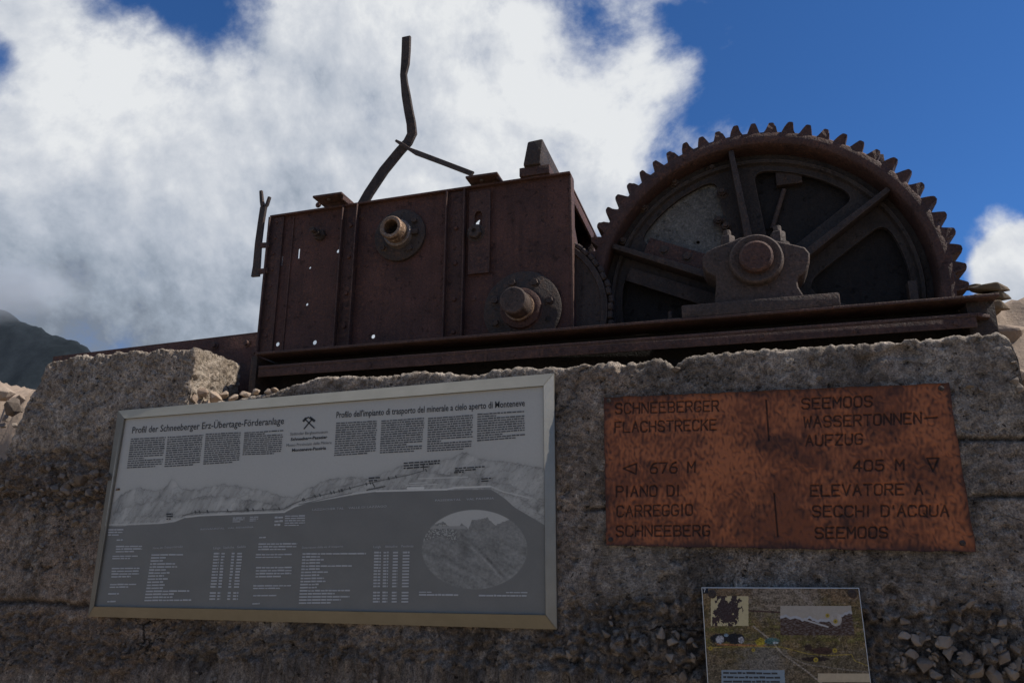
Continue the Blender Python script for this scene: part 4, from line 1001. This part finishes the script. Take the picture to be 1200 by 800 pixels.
    ph = np.where((y > 616) & (y < 619+.0*x) & (x < 545), .27, ph); tra = np.abs((y-640)-(x-556)*.95); k_p = np.exp(-(((y-640)-(x-556)*.95-2*np.sin(x*.12))/2.6)**2)*sst(544, 554, x)*sst(598, 585, x); ph = ph-k_p*.07; k_p = np.exp(-(((y-646)-(x-556)*.92-2*np.sin(x*.12))/2.2)**2)*sst(544, 554, x)*sst(598, 585, x); ph = ph+k_p*.08+.03
    ph = ph*(1-.35*np.exp(-((x-545)/6)**2-((y-642)/14)**2))
    c = c*(1-m)+ph*m
    c = np.clip(c, .02, .8); rgb = np.stack([c*1.06, c*1.03, c*.92], -1)
    me = mesh_np('print_panel', q, grid_faces(nx, ny)); vcol(me, rgb); o = link('print_panel', me, PRINT, board); shift(o, -WL(board)); return o
panel = board_print()
YT = -.0412
T = lambda s, A, B, cap, mat=INK, bold=.0, nm='lettering': lettering(s, A, B, cap, YT, mat, board, nm, bold)
T('Profil der Schneeberger Erz-Übertage-Förderanlage', (154.5, 507.5), (332.5, 496.5), 7.6, INK, .008, 'heading')
T("Profilo dell'impianto di trasporto del minerale a cielo aperto di Monteneve", (394, 489.5), (615, 475.5), 7.2, INK, .012, 'heading')
for k, (tl_, tr_, br_, bl_, n) in enumerate([((153.5, 513), (194.5, 511), (190, 547), (148.5, 549), 14), ((196.5, 511), (238.5, 508.5), (234.5, 545), (192.5, 547.5), 14), ((241, 507.5), (283, 505.5), (280.5, 542), (238, 544.5), 15), ((286.5, 506), (332.5, 503), (330, 532), (284, 533.5), 12),
        ((394, 494.5), (442.5, 492), (440.5, 531.5), (391.5, 534.5), 15), ((447, 492), (498, 488.5), (495, 529), (445, 531.5), 15), ((501.5, 489), (555, 485), (553.5, 526.5), (500.5, 529.5), 15), ((559.5, 484), (615, 480.5), (615.5, 513), (559, 517.5), 12)]):
    column(tl_, tr_, br_, bl_, n, YT, INKG, board, last=.8, seed=k, wmin=1.6, wmax=6.5, gap=.75, fill=.50)
for s, y_, hw, b_ in (('Südtiroler Bergbaumuseum', 508.7, 22, 0), ('Schneeberg-Passeier', 514.9, 21.5, .03), ('Museo Provinciale delle Miniere', 521.6, 26.5, 0), ('Monteneve-Passiria', 527.7, 20, .03)):
    T(s, (362-hw, y_+hw*.06), (362+hw, y_-hw*.07), 3.4, INK if b_ else INKG, b_)
# crossed hammers emblem
def emblem():
    qs = []
    def bar_(x0_, y0_, x1_, y1_, w):
        dx, dy = x1_-x0_, y1_-y0_; l = math.hypot(dx, dy); nx_, ny_ = -dy/l*w/2, dx/l*w/2; qs.append([(x0_+nx_, y0_+ny_), (x1_+nx_, y1_+ny_), (x1_-nx_, y1_-ny_), (x0_-nx_, y0_-ny_)])
    bar_(356, 502.5, 366, 490.5, 1.5); bar_(368.5, 501.5, 357.5, 491, 1.5); bar_(362.8, 488.8, 369.0, 493.4, 3.0); bar_(355.0, 493.6, 358.6, 489.6, 2.6); bar_(358.2, 489.9, 362.2, 488.6, 1.6)
    return quads(qs, YT, INK, board, 'emblem')
emblem()
for tl_, tr_, br_, bl_, n in [((473, 541), (516, 538), (516, 547), (473, 550), 3), ((533, 547.5), (568, 545), (568, 550.5), (533, 552.5), 2), ((532, 552), (548, 551), (548, 554), (532, 555), 1), ((432, 558.5), (446, 557.5), (446, 564), (432, 564.5), 2), ((564, 559.5), (577, 558.5), (577, 564), (564, 565), 2), ((195, 601), (203, 600.5), (202, 609), (195, 609), 3)]:
    column(tl_, tr_, br_, bl_, n, YT, INK, board, last=.7, fill=.5, name='map_caption', seed=9, wmin=2, wmax=9)
T('RIDNAUNTAL   VAL RIDANNA', (235, 620.8), (297, 618), 2.0, INKL); T('LAZZACHER TAL    VALLE DI LAZZAGO', (366, 598), (453, 593.8), 2.4, INKL); T('PASSEIERTAL    VAL PASSIRIA', (510, 587.2), (579, 584.6), 2.4, INKL)
wc = lambda *a, **k: column(*a[:4], a[4], YT, INKL, board, fill=k.get('fill', .45), name=k.get('name', 'legend_text'), last=k.get('last', .7), seed=k.get('seed', 1), wmin=2.5, wmax=10, gap=.7, short=.0)
for x0_, x1_, y0_, y1_, n in [(127, 145, 619, 628, 3), (137, 147, 631, 634, 1), (136, 167, 638.5, 647.5, 3), (132, 162, 650, 655.5, 2), (131, 164, 664, 677, 4), (129, 160, 683, 689, 2), (127, 145, 694, 697, 1), (126, 140, 703, 706, 1),
        (273, 287, 605.5, 612, 3), (293, 303, 604.5, 611, 3), (322, 332, 604, 617, 3), (334, 358, 603, 616.5, 5), (304, 315, 628, 631, 1), (303, 349, 635.5, 645, 3), (300, 343, 648, 654, 2), (300, 343, 663, 677, 4), (297, 342, 684.5, 690.5, 2), (297, 337, 696, 699, 1), (296, 308, 705.5, 708.5, 1)]:
    wc((x0_, y0_), (x1_, y0_-.3), (x1_-.6, y1_-.3), (x0_-.6, y1_), n)
for k in range(16):
    y_ = 648.5+k*3.55; x_ = 177.5-k*.55
    w1_ = [38, 18, 15, 30, 33, 20, 25, 19, 24, 19, 22, 20, 52, 34, 33, 56][k]
    wc((x_, y_), (x_+w1_, y_-.4), (x_+w1_, y_+2.2), (x_, y_+2.6), 1, fill=.62, last=.98, name='table_row')
    if k not in (12,):
        for xa, w2 in ((250.5, 7), (259.5, 4), (271.5, 3.5), (278, 6)): wc((xa-k*.35, y_-1.6), (xa-k*.35+w2, y_-1.7), (xa-k*.35+w2, y_+.9), (xa-k*.35, y_+1.0), 1, fill=.7, last=1, name='table_row')
for k in range(17):
    y_ = 647.3+k*3.6; x_ = 354.5-k*.27; w1_ = [76, 22, 26, 22, 60, 22, 32, 22, 28, 30, 22, 20, 60, 42, 60, 50, 38][k]
    wc((x_, y_), (x_+w1_, y_-.4), (x_+w1_, y_+2.2), (x_, y_+2.6), 1, fill=.62, last=.98, name='table_row')
    if k not in (12,):
        for xa, w2 in ((438.5, 8), (449.5, 6), (460.5, 6), (472, 8)): wc((xa-k*.1, y_-1.6), (xa-k*.1+w2, y_-1.7), (xa-k*.1+w2, y_+.9), (xa-k*.1, y_+1.0), 1, fill=.7, last=1, name='table_row')
T('Name der Transportstrecke', (179, 643), (214, 641), 2.6, INKL); T('Länge   Seehöhe   Gefälle', (250, 643), (288, 641.3), 2.8, INKL)
T('Descrizione delle vie di trasporto', (354, 642.5), (402, 640.8), 2.6, INKL); T('Lungh.    Altitudine    Pendenza', (437.5, 641.6), (484.5, 640.6), 2.8, INKL)
wc((491, 692), (512, 692), (512, 694.6), (491, 694.6), 1); wc((491, 695), (537, 695.4), (537, 698), (491, 697.8), 1, fill=.7, last=1); wc((593, 692.6), (618, 692.8), (618, 695.2), (593, 695), 1, last=1); wc((561, 696), (617, 696.4), (617, 698.8), (561, 698.6), 1, fill=.7, last=1)

# ------------------------------------------------------------------ hammered copper plaque with engraved letters
FONT = {'A': [[(0, 0), (.5, 1), (1, 0)], [(.2, .38), (.8, .38)]], 'B': [[(0, 0), (0, 1), (.75, 1), (.95, .85), (.95, .65), (.75, .52), (0, .52)], [(.75, .52), (1, .38), (1, .14), (.8, 0), (0, 0)]],
 'C': [[(1, .82), (.8, 1), (.2, 1), (0, .82), (0, .18), (.2, 0), (.8, 0), (1, .18)]], 'D': [[(0, 0), (0, 1), (.7, 1), (1, .78), (1, .22), (.7, 0), (0, 0)]], 'E': [[(1, 1), (0, 1), (0, 0), (1, 0)], [(0, .52), (.8, .52)]],
 'F': [[(1, 1), (0, 1), (0, 0)], [(0, .52), (.8, .52)]], 'G': [[(1, .82), (.8, 1), (.2, 1), (0, .82), (0, .18), (.2, 0), (.8, 0), (1, .18), (1, .45), (.55, .45)]], 'H': [[(0, 0), (0, 1)], [(1, 0), (1, 1)], [(0, .5), (1, .5)]],
 'I': [[(.5, 0), (.5, 1)]], 'K': [[(0, 0), (0, 1)], [(1, 1), (.05, .42)], [(.35, .6), (1, 0)]], 'L': [[(0, 1), (0, 0), (1, 0)]], 'M': [[(0, 0), (0, 1), (.5, .4), (1, 1), (1, 0)]], 'N': [[(0, 0), (0, 1), (1, 0), (1, 1)]],
 'O': [[(.2, 0), (0, .18), (0, .82), (.2, 1), (.8, 1), (1, .82), (1, .18), (.8, 0), (.2, 0)]], 'P': [[(0, 0), (0, 1), (.8, 1), (1, .85), (1, .62), (.8, .48), (0, .48)]], 'Q': [[(.2, 0), (0, .18), (0, .82), (.2, 1), (.8, 1), (1, .82), (1, .18), (.8, 0), (.2, 0)], [(.6, .28), (1.05, -.08)]],
 'R': [[(0, 0), (0, 1), (.8, 1), (1, .85), (1, .65), (.8, .5), (0, .5)], [(.5, .5), (1, 0)]], 'S': [[(1, .82), (.8, 1), (.2, 1), (0, .84), (0, .66), (.2, .53), (.8, .47), (1, .34), (1, .16), (.8, 0), (.2, 0), (0, .16)]],
 'T': [[(0, 1), (1, 1)], [(.5, 1), (.5, 0)]], 'U': [[(0, 1), (0, .18), (.2, 0), (.8, 0), (1, .18), (1, 1)]], 'V': [[(0, 1), (.5, 0), (1, 1)]], 'W': [[(0, 1), (.22, 0), (.5, .75), (.78, 0), (1, 1)]], 'Z': [[(0, 1), (1, 1), (0, 0), (1, 0)]],
 '4': [[(.75, 0), (.75, 1), (0, .3), (1, .3)]], '0': [[(.2, 0), (0, .18), (0, .82), (.2, 1), (.8, 1), (1, .82), (1, .18), (.8, 0), (.2, 0)]], '5': [[(.95, 1), (.1, 1), (.05, .56), (.75, .6), (1, .42), (1, .18), (.8, 0), (.2, 0), (0, .15)]],
 '6': [[(.85, 1), (.4, .9), (0, .45), (0, .18), (.2, 0), (.8, 0), (1, .18), (1, .4), (.8, .56), (.2, .56), (0, .4)]], '7': [[(0, 1), (1, 1), (.35, 0)]], "'": [[(.5, 1), (.45, .78)]], ' ': []}
k_ = 2.6087; cp = lambda x, y: (700+x/k_, 440+y/k_)
YC = -.016
segs = []
def add_path(pts):
    w = [P(*p, YC)[[0, 2]] for p in pts]
    segs.extend(zip(w, w[1:]))
for s, xa, ya, xb, yb, h in [('SCHNEEBERGER', 56, 116, 370, 107, 31), ('FLACHSTRECKE', 54, 173, 363, 165, 31), ('676 M', 162, 298, 298, 294, 31), ('PIANO DI', 58, 369, 250, 366, 31), ('CARREGGIO', 60, 430, 290, 425, 32), ('SCHNEEBERG', 58, 490, 343, 488, 31),
        ('SEEMOOS', 626, 101, 840, 93, 31), ('WASSERTONNEN', 632, 158, 990, 145, 32), ('AUFZUG', 638, 214, 810, 208, 31), ('405 M', 783, 291, 937, 287, 31), ('ELEVATORE A', 653, 367, 995, 361, 32), ("SECCHI D'ACQUA", 659, 430, 1074, 428, 32), ('SEEMOOS', 667, 496, 887, 494, 32)]:
    wts = [{'I': .35, "'": .3, ' ': .75}.get(ch, 1.) for ch in s]; gap = .42; tot = sum(wts)+gap*(len(s)-1); u = 0.
    for ch, w in zip(s, wts):
        for path in FONT[ch]:
            add_path([cp(xa+(xb-xa)*(u+w*(X if w > .5 else .5*1))/tot, ya+(yb-ya)*(u+w*X)/tot-h*Z_) if True else 0 for X, Z_ in path])
        u += w+gap
add_path([cp(1000, 130), cp(1038, 127)]); add_path([cp(80, 283), cp(120, 268), cp(118, 300), cp(80, 283)]); add_path([cp(1008, 252), cp(1044, 251), cp(1027, 291), cp(1008, 252)])
add_path([cp(516, 75), cp(525, 197)]); add_path([cp(541, 360), cp(552, 490)])
C4 = [(707.5, 466), (1111.5, 448.5), (1143.5, 646.5), (710.5, 638.5)]
plaque = empty('copper_plaque', tuple(P(920, 550, 0)), 'reddish hammered copper plaque with engraved black capitals screwed to the wall', 'plaque')
def copper():
    nx, ny = 600, 290; x, y, q, u, v = pgrid(C4, nx, ny, YC); zero = 0*x
    G_ = np.full(len(q), 9.)
    X, Z_ = q[:, 0], q[:, 2]
    for a, b in segs:
        l2 = ((b-a)**2).sum(); k = (X > min(a[0], b[0])-.012) & (X < max(a[0], b[0])+.012) & (Z_ > min(a[1], b[1])-.012) & (Z_ < max(a[1], b[1])+.012)
        t = np.clip(((X[k]-a[0])*(b[0]-a[0])+(Z_[k]-a[1])*(b[1]-a[1]))/max(l2, 1e-9), 0, 1)
        G_[k] = np.minimum(G_[k], np.hypot(X[k]-a[0]-t*(b[0]-a[0]), Z_[k]-a[1]-t*(b[1]-a[1])))
    gr_ = sst(.0034, .0016, G_)
    ham = perlin(q*np.array([105, 1, 64])+perlin(q*25)[:, None]*.9); big = fbm(q*5, 3)
    edge = np.minimum(np.minimum(u, 1-u)*1.08, np.minimum(v, 1-v)*.5)
    rollw = np.exp(-edge/.006)*.004*(1+perlin(q*30))
    co = q.copy(); co[:, 1] += -ham*.0011-big*.0022+gr_*.0032-rollw*.5; rag = np.exp(-edge/.012); co[:, 0] += perlin(q*22)*.003*rag; co[:, 2] += perlin(q*22+9)*.003*rag
    n1 = fbm(q*4.2+3, 5, .6); n2 = fbm(q*15+13, 4, .6)
    base = np.array([.20, .066, .032]); brt = np.array([.42, .138, .056]); drk = np.array([.055, .026, .020])
    t = np.clip(.36+n1*.95+ham*.8+n2*.35, 0, 1)[:, None]; c = base*(1-t)+brt*t
    d = np.clip(sst(.15, .7, n2-n1*.4)*.45+np.exp(-edge/.012)*.8+sst(1.0, .1, np.hypot((x-900)/46, (y-519)/13)+n2*.5)*.72+sst(.7, .2, np.hypot((x-1090)/60, (y-560)/60)+n2*.3)*.35+sst(.9, .2, np.hypot((x-935)/30, (y-535)/9-(x-935)/30)+n2*.5)*.5+np.clip(-ham-.12, 0, 1)*.9, 0, .9)[:, None]
    c = c*(1-d)+drk*d; c = c*(1-gr_[:, None]*.78)+np.array([.012, .010, .009])*gr_[:, None]*.78
    # closed sheet: add a turned-back border
    G2 = np.arange(nx*ny).reshape(ny, nx); ring = np.concatenate([G2[0, :], G2[1:, -1], G2[-1, -2::-1], G2[-2:0:-1, 0]])
    bco = co[ring].copy(); bco[:, 1] = -.004; n0 = len(co); n = len(ring); i = np.arange(n); F2 = np.stack([ring, ring[(i+1) % n], n0+(i+1) % n, n0+i], -1)
    me = mesh_np('copper_sheet', np.concatenate([co, bco]), np.concatenate([grid_faces(nx, ny), F2])); vcol(me, np.concatenate([c, c[ring]*.5])); o = link('copper_sheet', me, COPPER, plaque); shift(o, -WL(plaque))
copper()
SCREW = rust('dark_screw', (.03, .025, .022), (.06, .045, .04), (.12, .06, .04))
for px, py in ((713.5, 469.5), (1103, 455), (1128, 636), (715.5, 632)): bolt_front(P(px, py, YC-.001), .0085, .005, SCREW, plaque)

# ------------------------------------------------------------------ small map board low on the wall
kk = 5.217; sp5 = lambda x, y: (810+x/kk, 670+y/kk)
S4 = [(822, 687.7), (1006.8, 688.2), (1028.5, 862), (833, 862)]; YS = -.034
mapb = empty('map_board', tuple(P(915, 760, 0)), 'small plastic board with a coloured aerial map and two inset pictures below the copper plaque', 'map board')
cs = [P(*q, YS) for q in S4]
m = MB(); m.hexa([tuple(v) for v in (cs[3]*[1, 0, 1]+[0, YS+.006, 0], cs[2]*[1, 0, 1]+[0, YS+.006, 0], cs[1]*[1, 0, 1]+[0, YS+.006, 0], cs[0]*[1, 0, 1]+[0, YS+.006, 0], cs[3], cs[2], cs[1], cs[0])], .0012); m.build('backing_board', flat('pale_plastic', (.62, .62, .60), .5), mapb)
def map_print():
    nx, ny = 440, 400; i4 = [(822.9, 688.6), (1006.0, 689.1), (1027.6, 861), (833.9, 861)]
    x, y, q, u, v = pgrid(i4, nx, ny, YS-.0012); zero = 0*x; X, Y_ = (x-810)*kk, (y-670)*kk
    def N(sx, sy, o, dx, r=.6): return fbm(np.stack([X*sx+dx, Y_*sy, zero+dx], -1), o, r)
    def mixc(c, m, col): m = np.clip(m, 0, 1)[:, None]; return c*(1-m)+np.array(col)*m
    c = np.tile(np.array([.10, .082, .035]), (len(x), 1))
    c = mixc(c, sst(-.2, .5, N(.006, .012, 4, 1)), (.17, .125, .06)); c = mixc(c, sst(230, 100, Y_+N(.01, .01, 3, 2)*60)*.8, (.15, .105, .07))
    c = mixc(c, sst(300, 120, np.hypot(X-560, (Y_-150)*1.5)+N(.02, .02, 4, 6)*90)*.7, (.21, .19, .165)); c = mixc(c, sst(460, 600, Y_+N(.012, .012, 4, 3)*90+np.abs(X-400)*.1)*.6, (.11, .095, .075))
    c = mixc(c, sst(.1, .6, N(.03, .03, 5, 8))*.7, (.05, .038, .022)); c = mixc(c, sst(.15, .7, N(.05, .05, 4, 12))*.5, (.26, .22, .17))
    c = mixc(c, sst(200, 60, np.hypot((X-440), (Y_-560)*1.)+N(.03, .03, 4, 15)*60)*.6, (.17, .17, .165)); c = mixc(c, sst(.0, .5, N(.008, .03, 4, 18))*sst(230, 300, Y_)*sst(480, 400, Y_)*.8, (.12, .115, .035))
    def line(pts, w, col, s=1.):
        nonlocal c
        for (xa, ya), (xb, yb) in zip(pts, pts[1:]):
            t = np.clip(((X-xa)*(xb-xa)+(Y_-ya)*(yb-ya))/((xb-xa)**2+(yb-ya)**2), 0, 1); d = np.hypot(X-xa-t*(xb-xa), Y_-ya-t*(yb-ya)); c = mixc(c, sst(w/2+2, w/2-1.5, d)*s, col)
    line([(380, 330), (480, 410), (560, 500), (700, 600), (800, 680)], 9, (.30, .27, .23), .8); line([(630, 100), (740, 200)], 26, (.26, .23, .20), .6); line([(560, 500), (700, 560), (900, 590), (1080, 610)], 9, (.20, .18, .15), .8)
    line([(160, 440), (300, 445), (450, 450)], 10, (.30, .14, .06), .9); line([(100, 462), (250, 455), (400, 455), (550, 456), (640, 480), (720, 500), (850, 508), (980, 502), (1000, 540), (1085, 575)], 4, (.34, .27, .05), .75)
    line([(345, 235), (540, 245)], 8, (.06, .03, .03), .9)
    for cx, cy, rx_, ry_, col in ((170, 405, 55, 30, (.012, .014, .018)), (265, 405, 60, 32, (.014, .016, .022)), (175, 412, 26, 24, (.34, .36, .40)), (305, 415, 18, 20, (.34, .36, .40)), (215, 385, 14, 10, (.16, .24, .32)), (425, 425, 30, 24, (.30, .25, .03)), (495, 420, 45, 20, (.07, .14, .14)), (515, 430, 18, 8, (.3, .36, .38)), (800, 480, 70, 22, (.05, .028, .022)), (715, 460, 26, 18, (.04, .025, .02)), (760, 530, 85, 14, (.03, .02, .018))):
        c = mixc(c, sst(1.15, .85, np.hypot((X-cx)/rx_, (Y_-cy)/ry_)+N(.06, .06, 2, cx)*.25), col)
    c = c*np.clip(1+N(.09, .11, 5, 91, .7)*.75+N(.02, .035, 3, 95)*.35, .3, 1.9)[:, None]*np.array([1.05, .97, .90])
    # inset pictures
    a = (X > 120) & (X < 350) & (Y_ > 146) & (Y_ < 328); k = N(.028, .018, 4, 33); ins = np.where((sst(.95, .7, np.hypot((X-225)/85, (Y_-225)/95)+k*.6) > .5)[:, None], np.array([.045, .03, .03])+np.clip(N(.12, .12, 3, 4), -.2, 1)[:, None]*.05, np.array([.50, .42, .24]))
    lo = (Y_ > 262) & (X < 290) & (X > 128); ins = np.where((lo & (k > .05))[:, None], np.array([.05, .03, .03]), ins); c = np.where(a[:, None], ins, c)
    a = (X > 545) & (X < 978+(Y_-205)*.12) & (Y_ > 205) & (Y_ < 385); hor = 268+N(.02, .0, 3, 41)*14-sst(850, 960, X)*45+sst(640, 740, X)*18
    ins = np.where((Y_ < hor)[:, None], np.array([.36, .32, .27]), np.array([.085, .058, .048])+np.clip(N(.05, .12, 4, 47), -.3, 1)[:, None]*.10); ins = np.where(((Y_ > hor) & (Y_ < hor+16))[:, None], np.array([.38, .38, .39]), ins)
    ins = np.where((np.abs(Y_-(290+(X-690)*.3)) < 5)[:, None] & (X > 680)[:, None] & (X < 840)[:, None], np.array([.4, .38, .36]), ins); ins = np.where((np.hypot((X-885)/36, (Y_-290)/40) < 1)[:, None], np.array([.36, .32, .28])+k[:, None]*.1, ins); c = np.where(a[:, None], ins, c)
    for cx, cy, r in ((118, 465, 15), (380, 475, 13), (878, 478, 17), (762, 535, 17), (833, 265, 15), (882, 300, 16), (706, 690, 15)): c = mixc(c, sst(r*.85+1.5, r*.85-1.5, np.hypot(X-cx, Y_-cy)), (.34, .25, .04)); c = mixc(c, sst(r*.4, r*.25, np.hypot(X-cx, Y_-cy)), (.12, .09, .03))
    c = mixc(c, ((X > 185) & (X < 570+(Y_-600)*.05) & (Y_ > 597) & (Y_ < 760))*1., (.23, .28, .32)); c = mixc(c, ((X > 775) & (X < 1100) & (Y_ > 618) & (Y_ < 670))*1., (.46, .37, .25)); c = mixc(c, ((X > 62) & (X < 104) & (Y_ < 130))*1., (.012, .016, .026))
    me = mesh_np('map_print', q, grid_faces(nx, ny)); vcol(me, np.clip(c, .01, .8)); o = link('map_print', me, PRINT2, mapb); shift(o, -WL(mapb))
map_print()
lettering('7', sp5(76, 123), sp5(90, 123), 4.6, YS-.0018, INKW, mapb)
column(sp5(195, 602), sp5(540, 606), sp5(560, 760), sp5(200, 760), 6, YS-.0018, INK, mapb, last=.8, fill=.40, wmin=3, wmax=11, gap=1.0, seed=4)
for px, py in (sp5(128, 134), sp5(985, 132)):
    q = P(px, py, YS-.001); m = MB(); m.lathe(q, [(.0, -.004), (.011, -.004), (.0125, -.002), (.0125, 0)], 20); m.lathe(q, [(0, -.008), (.006, -.008), (.007, -.004)], 8); m.build('screw', SCREW, mapb)

# concrete footing under the rear girder, and the pit floor
rf = MB().box(-3.4, .82, .95, 1.5, -1.6, .60, .02).build('rear_footing', STONE, wall)
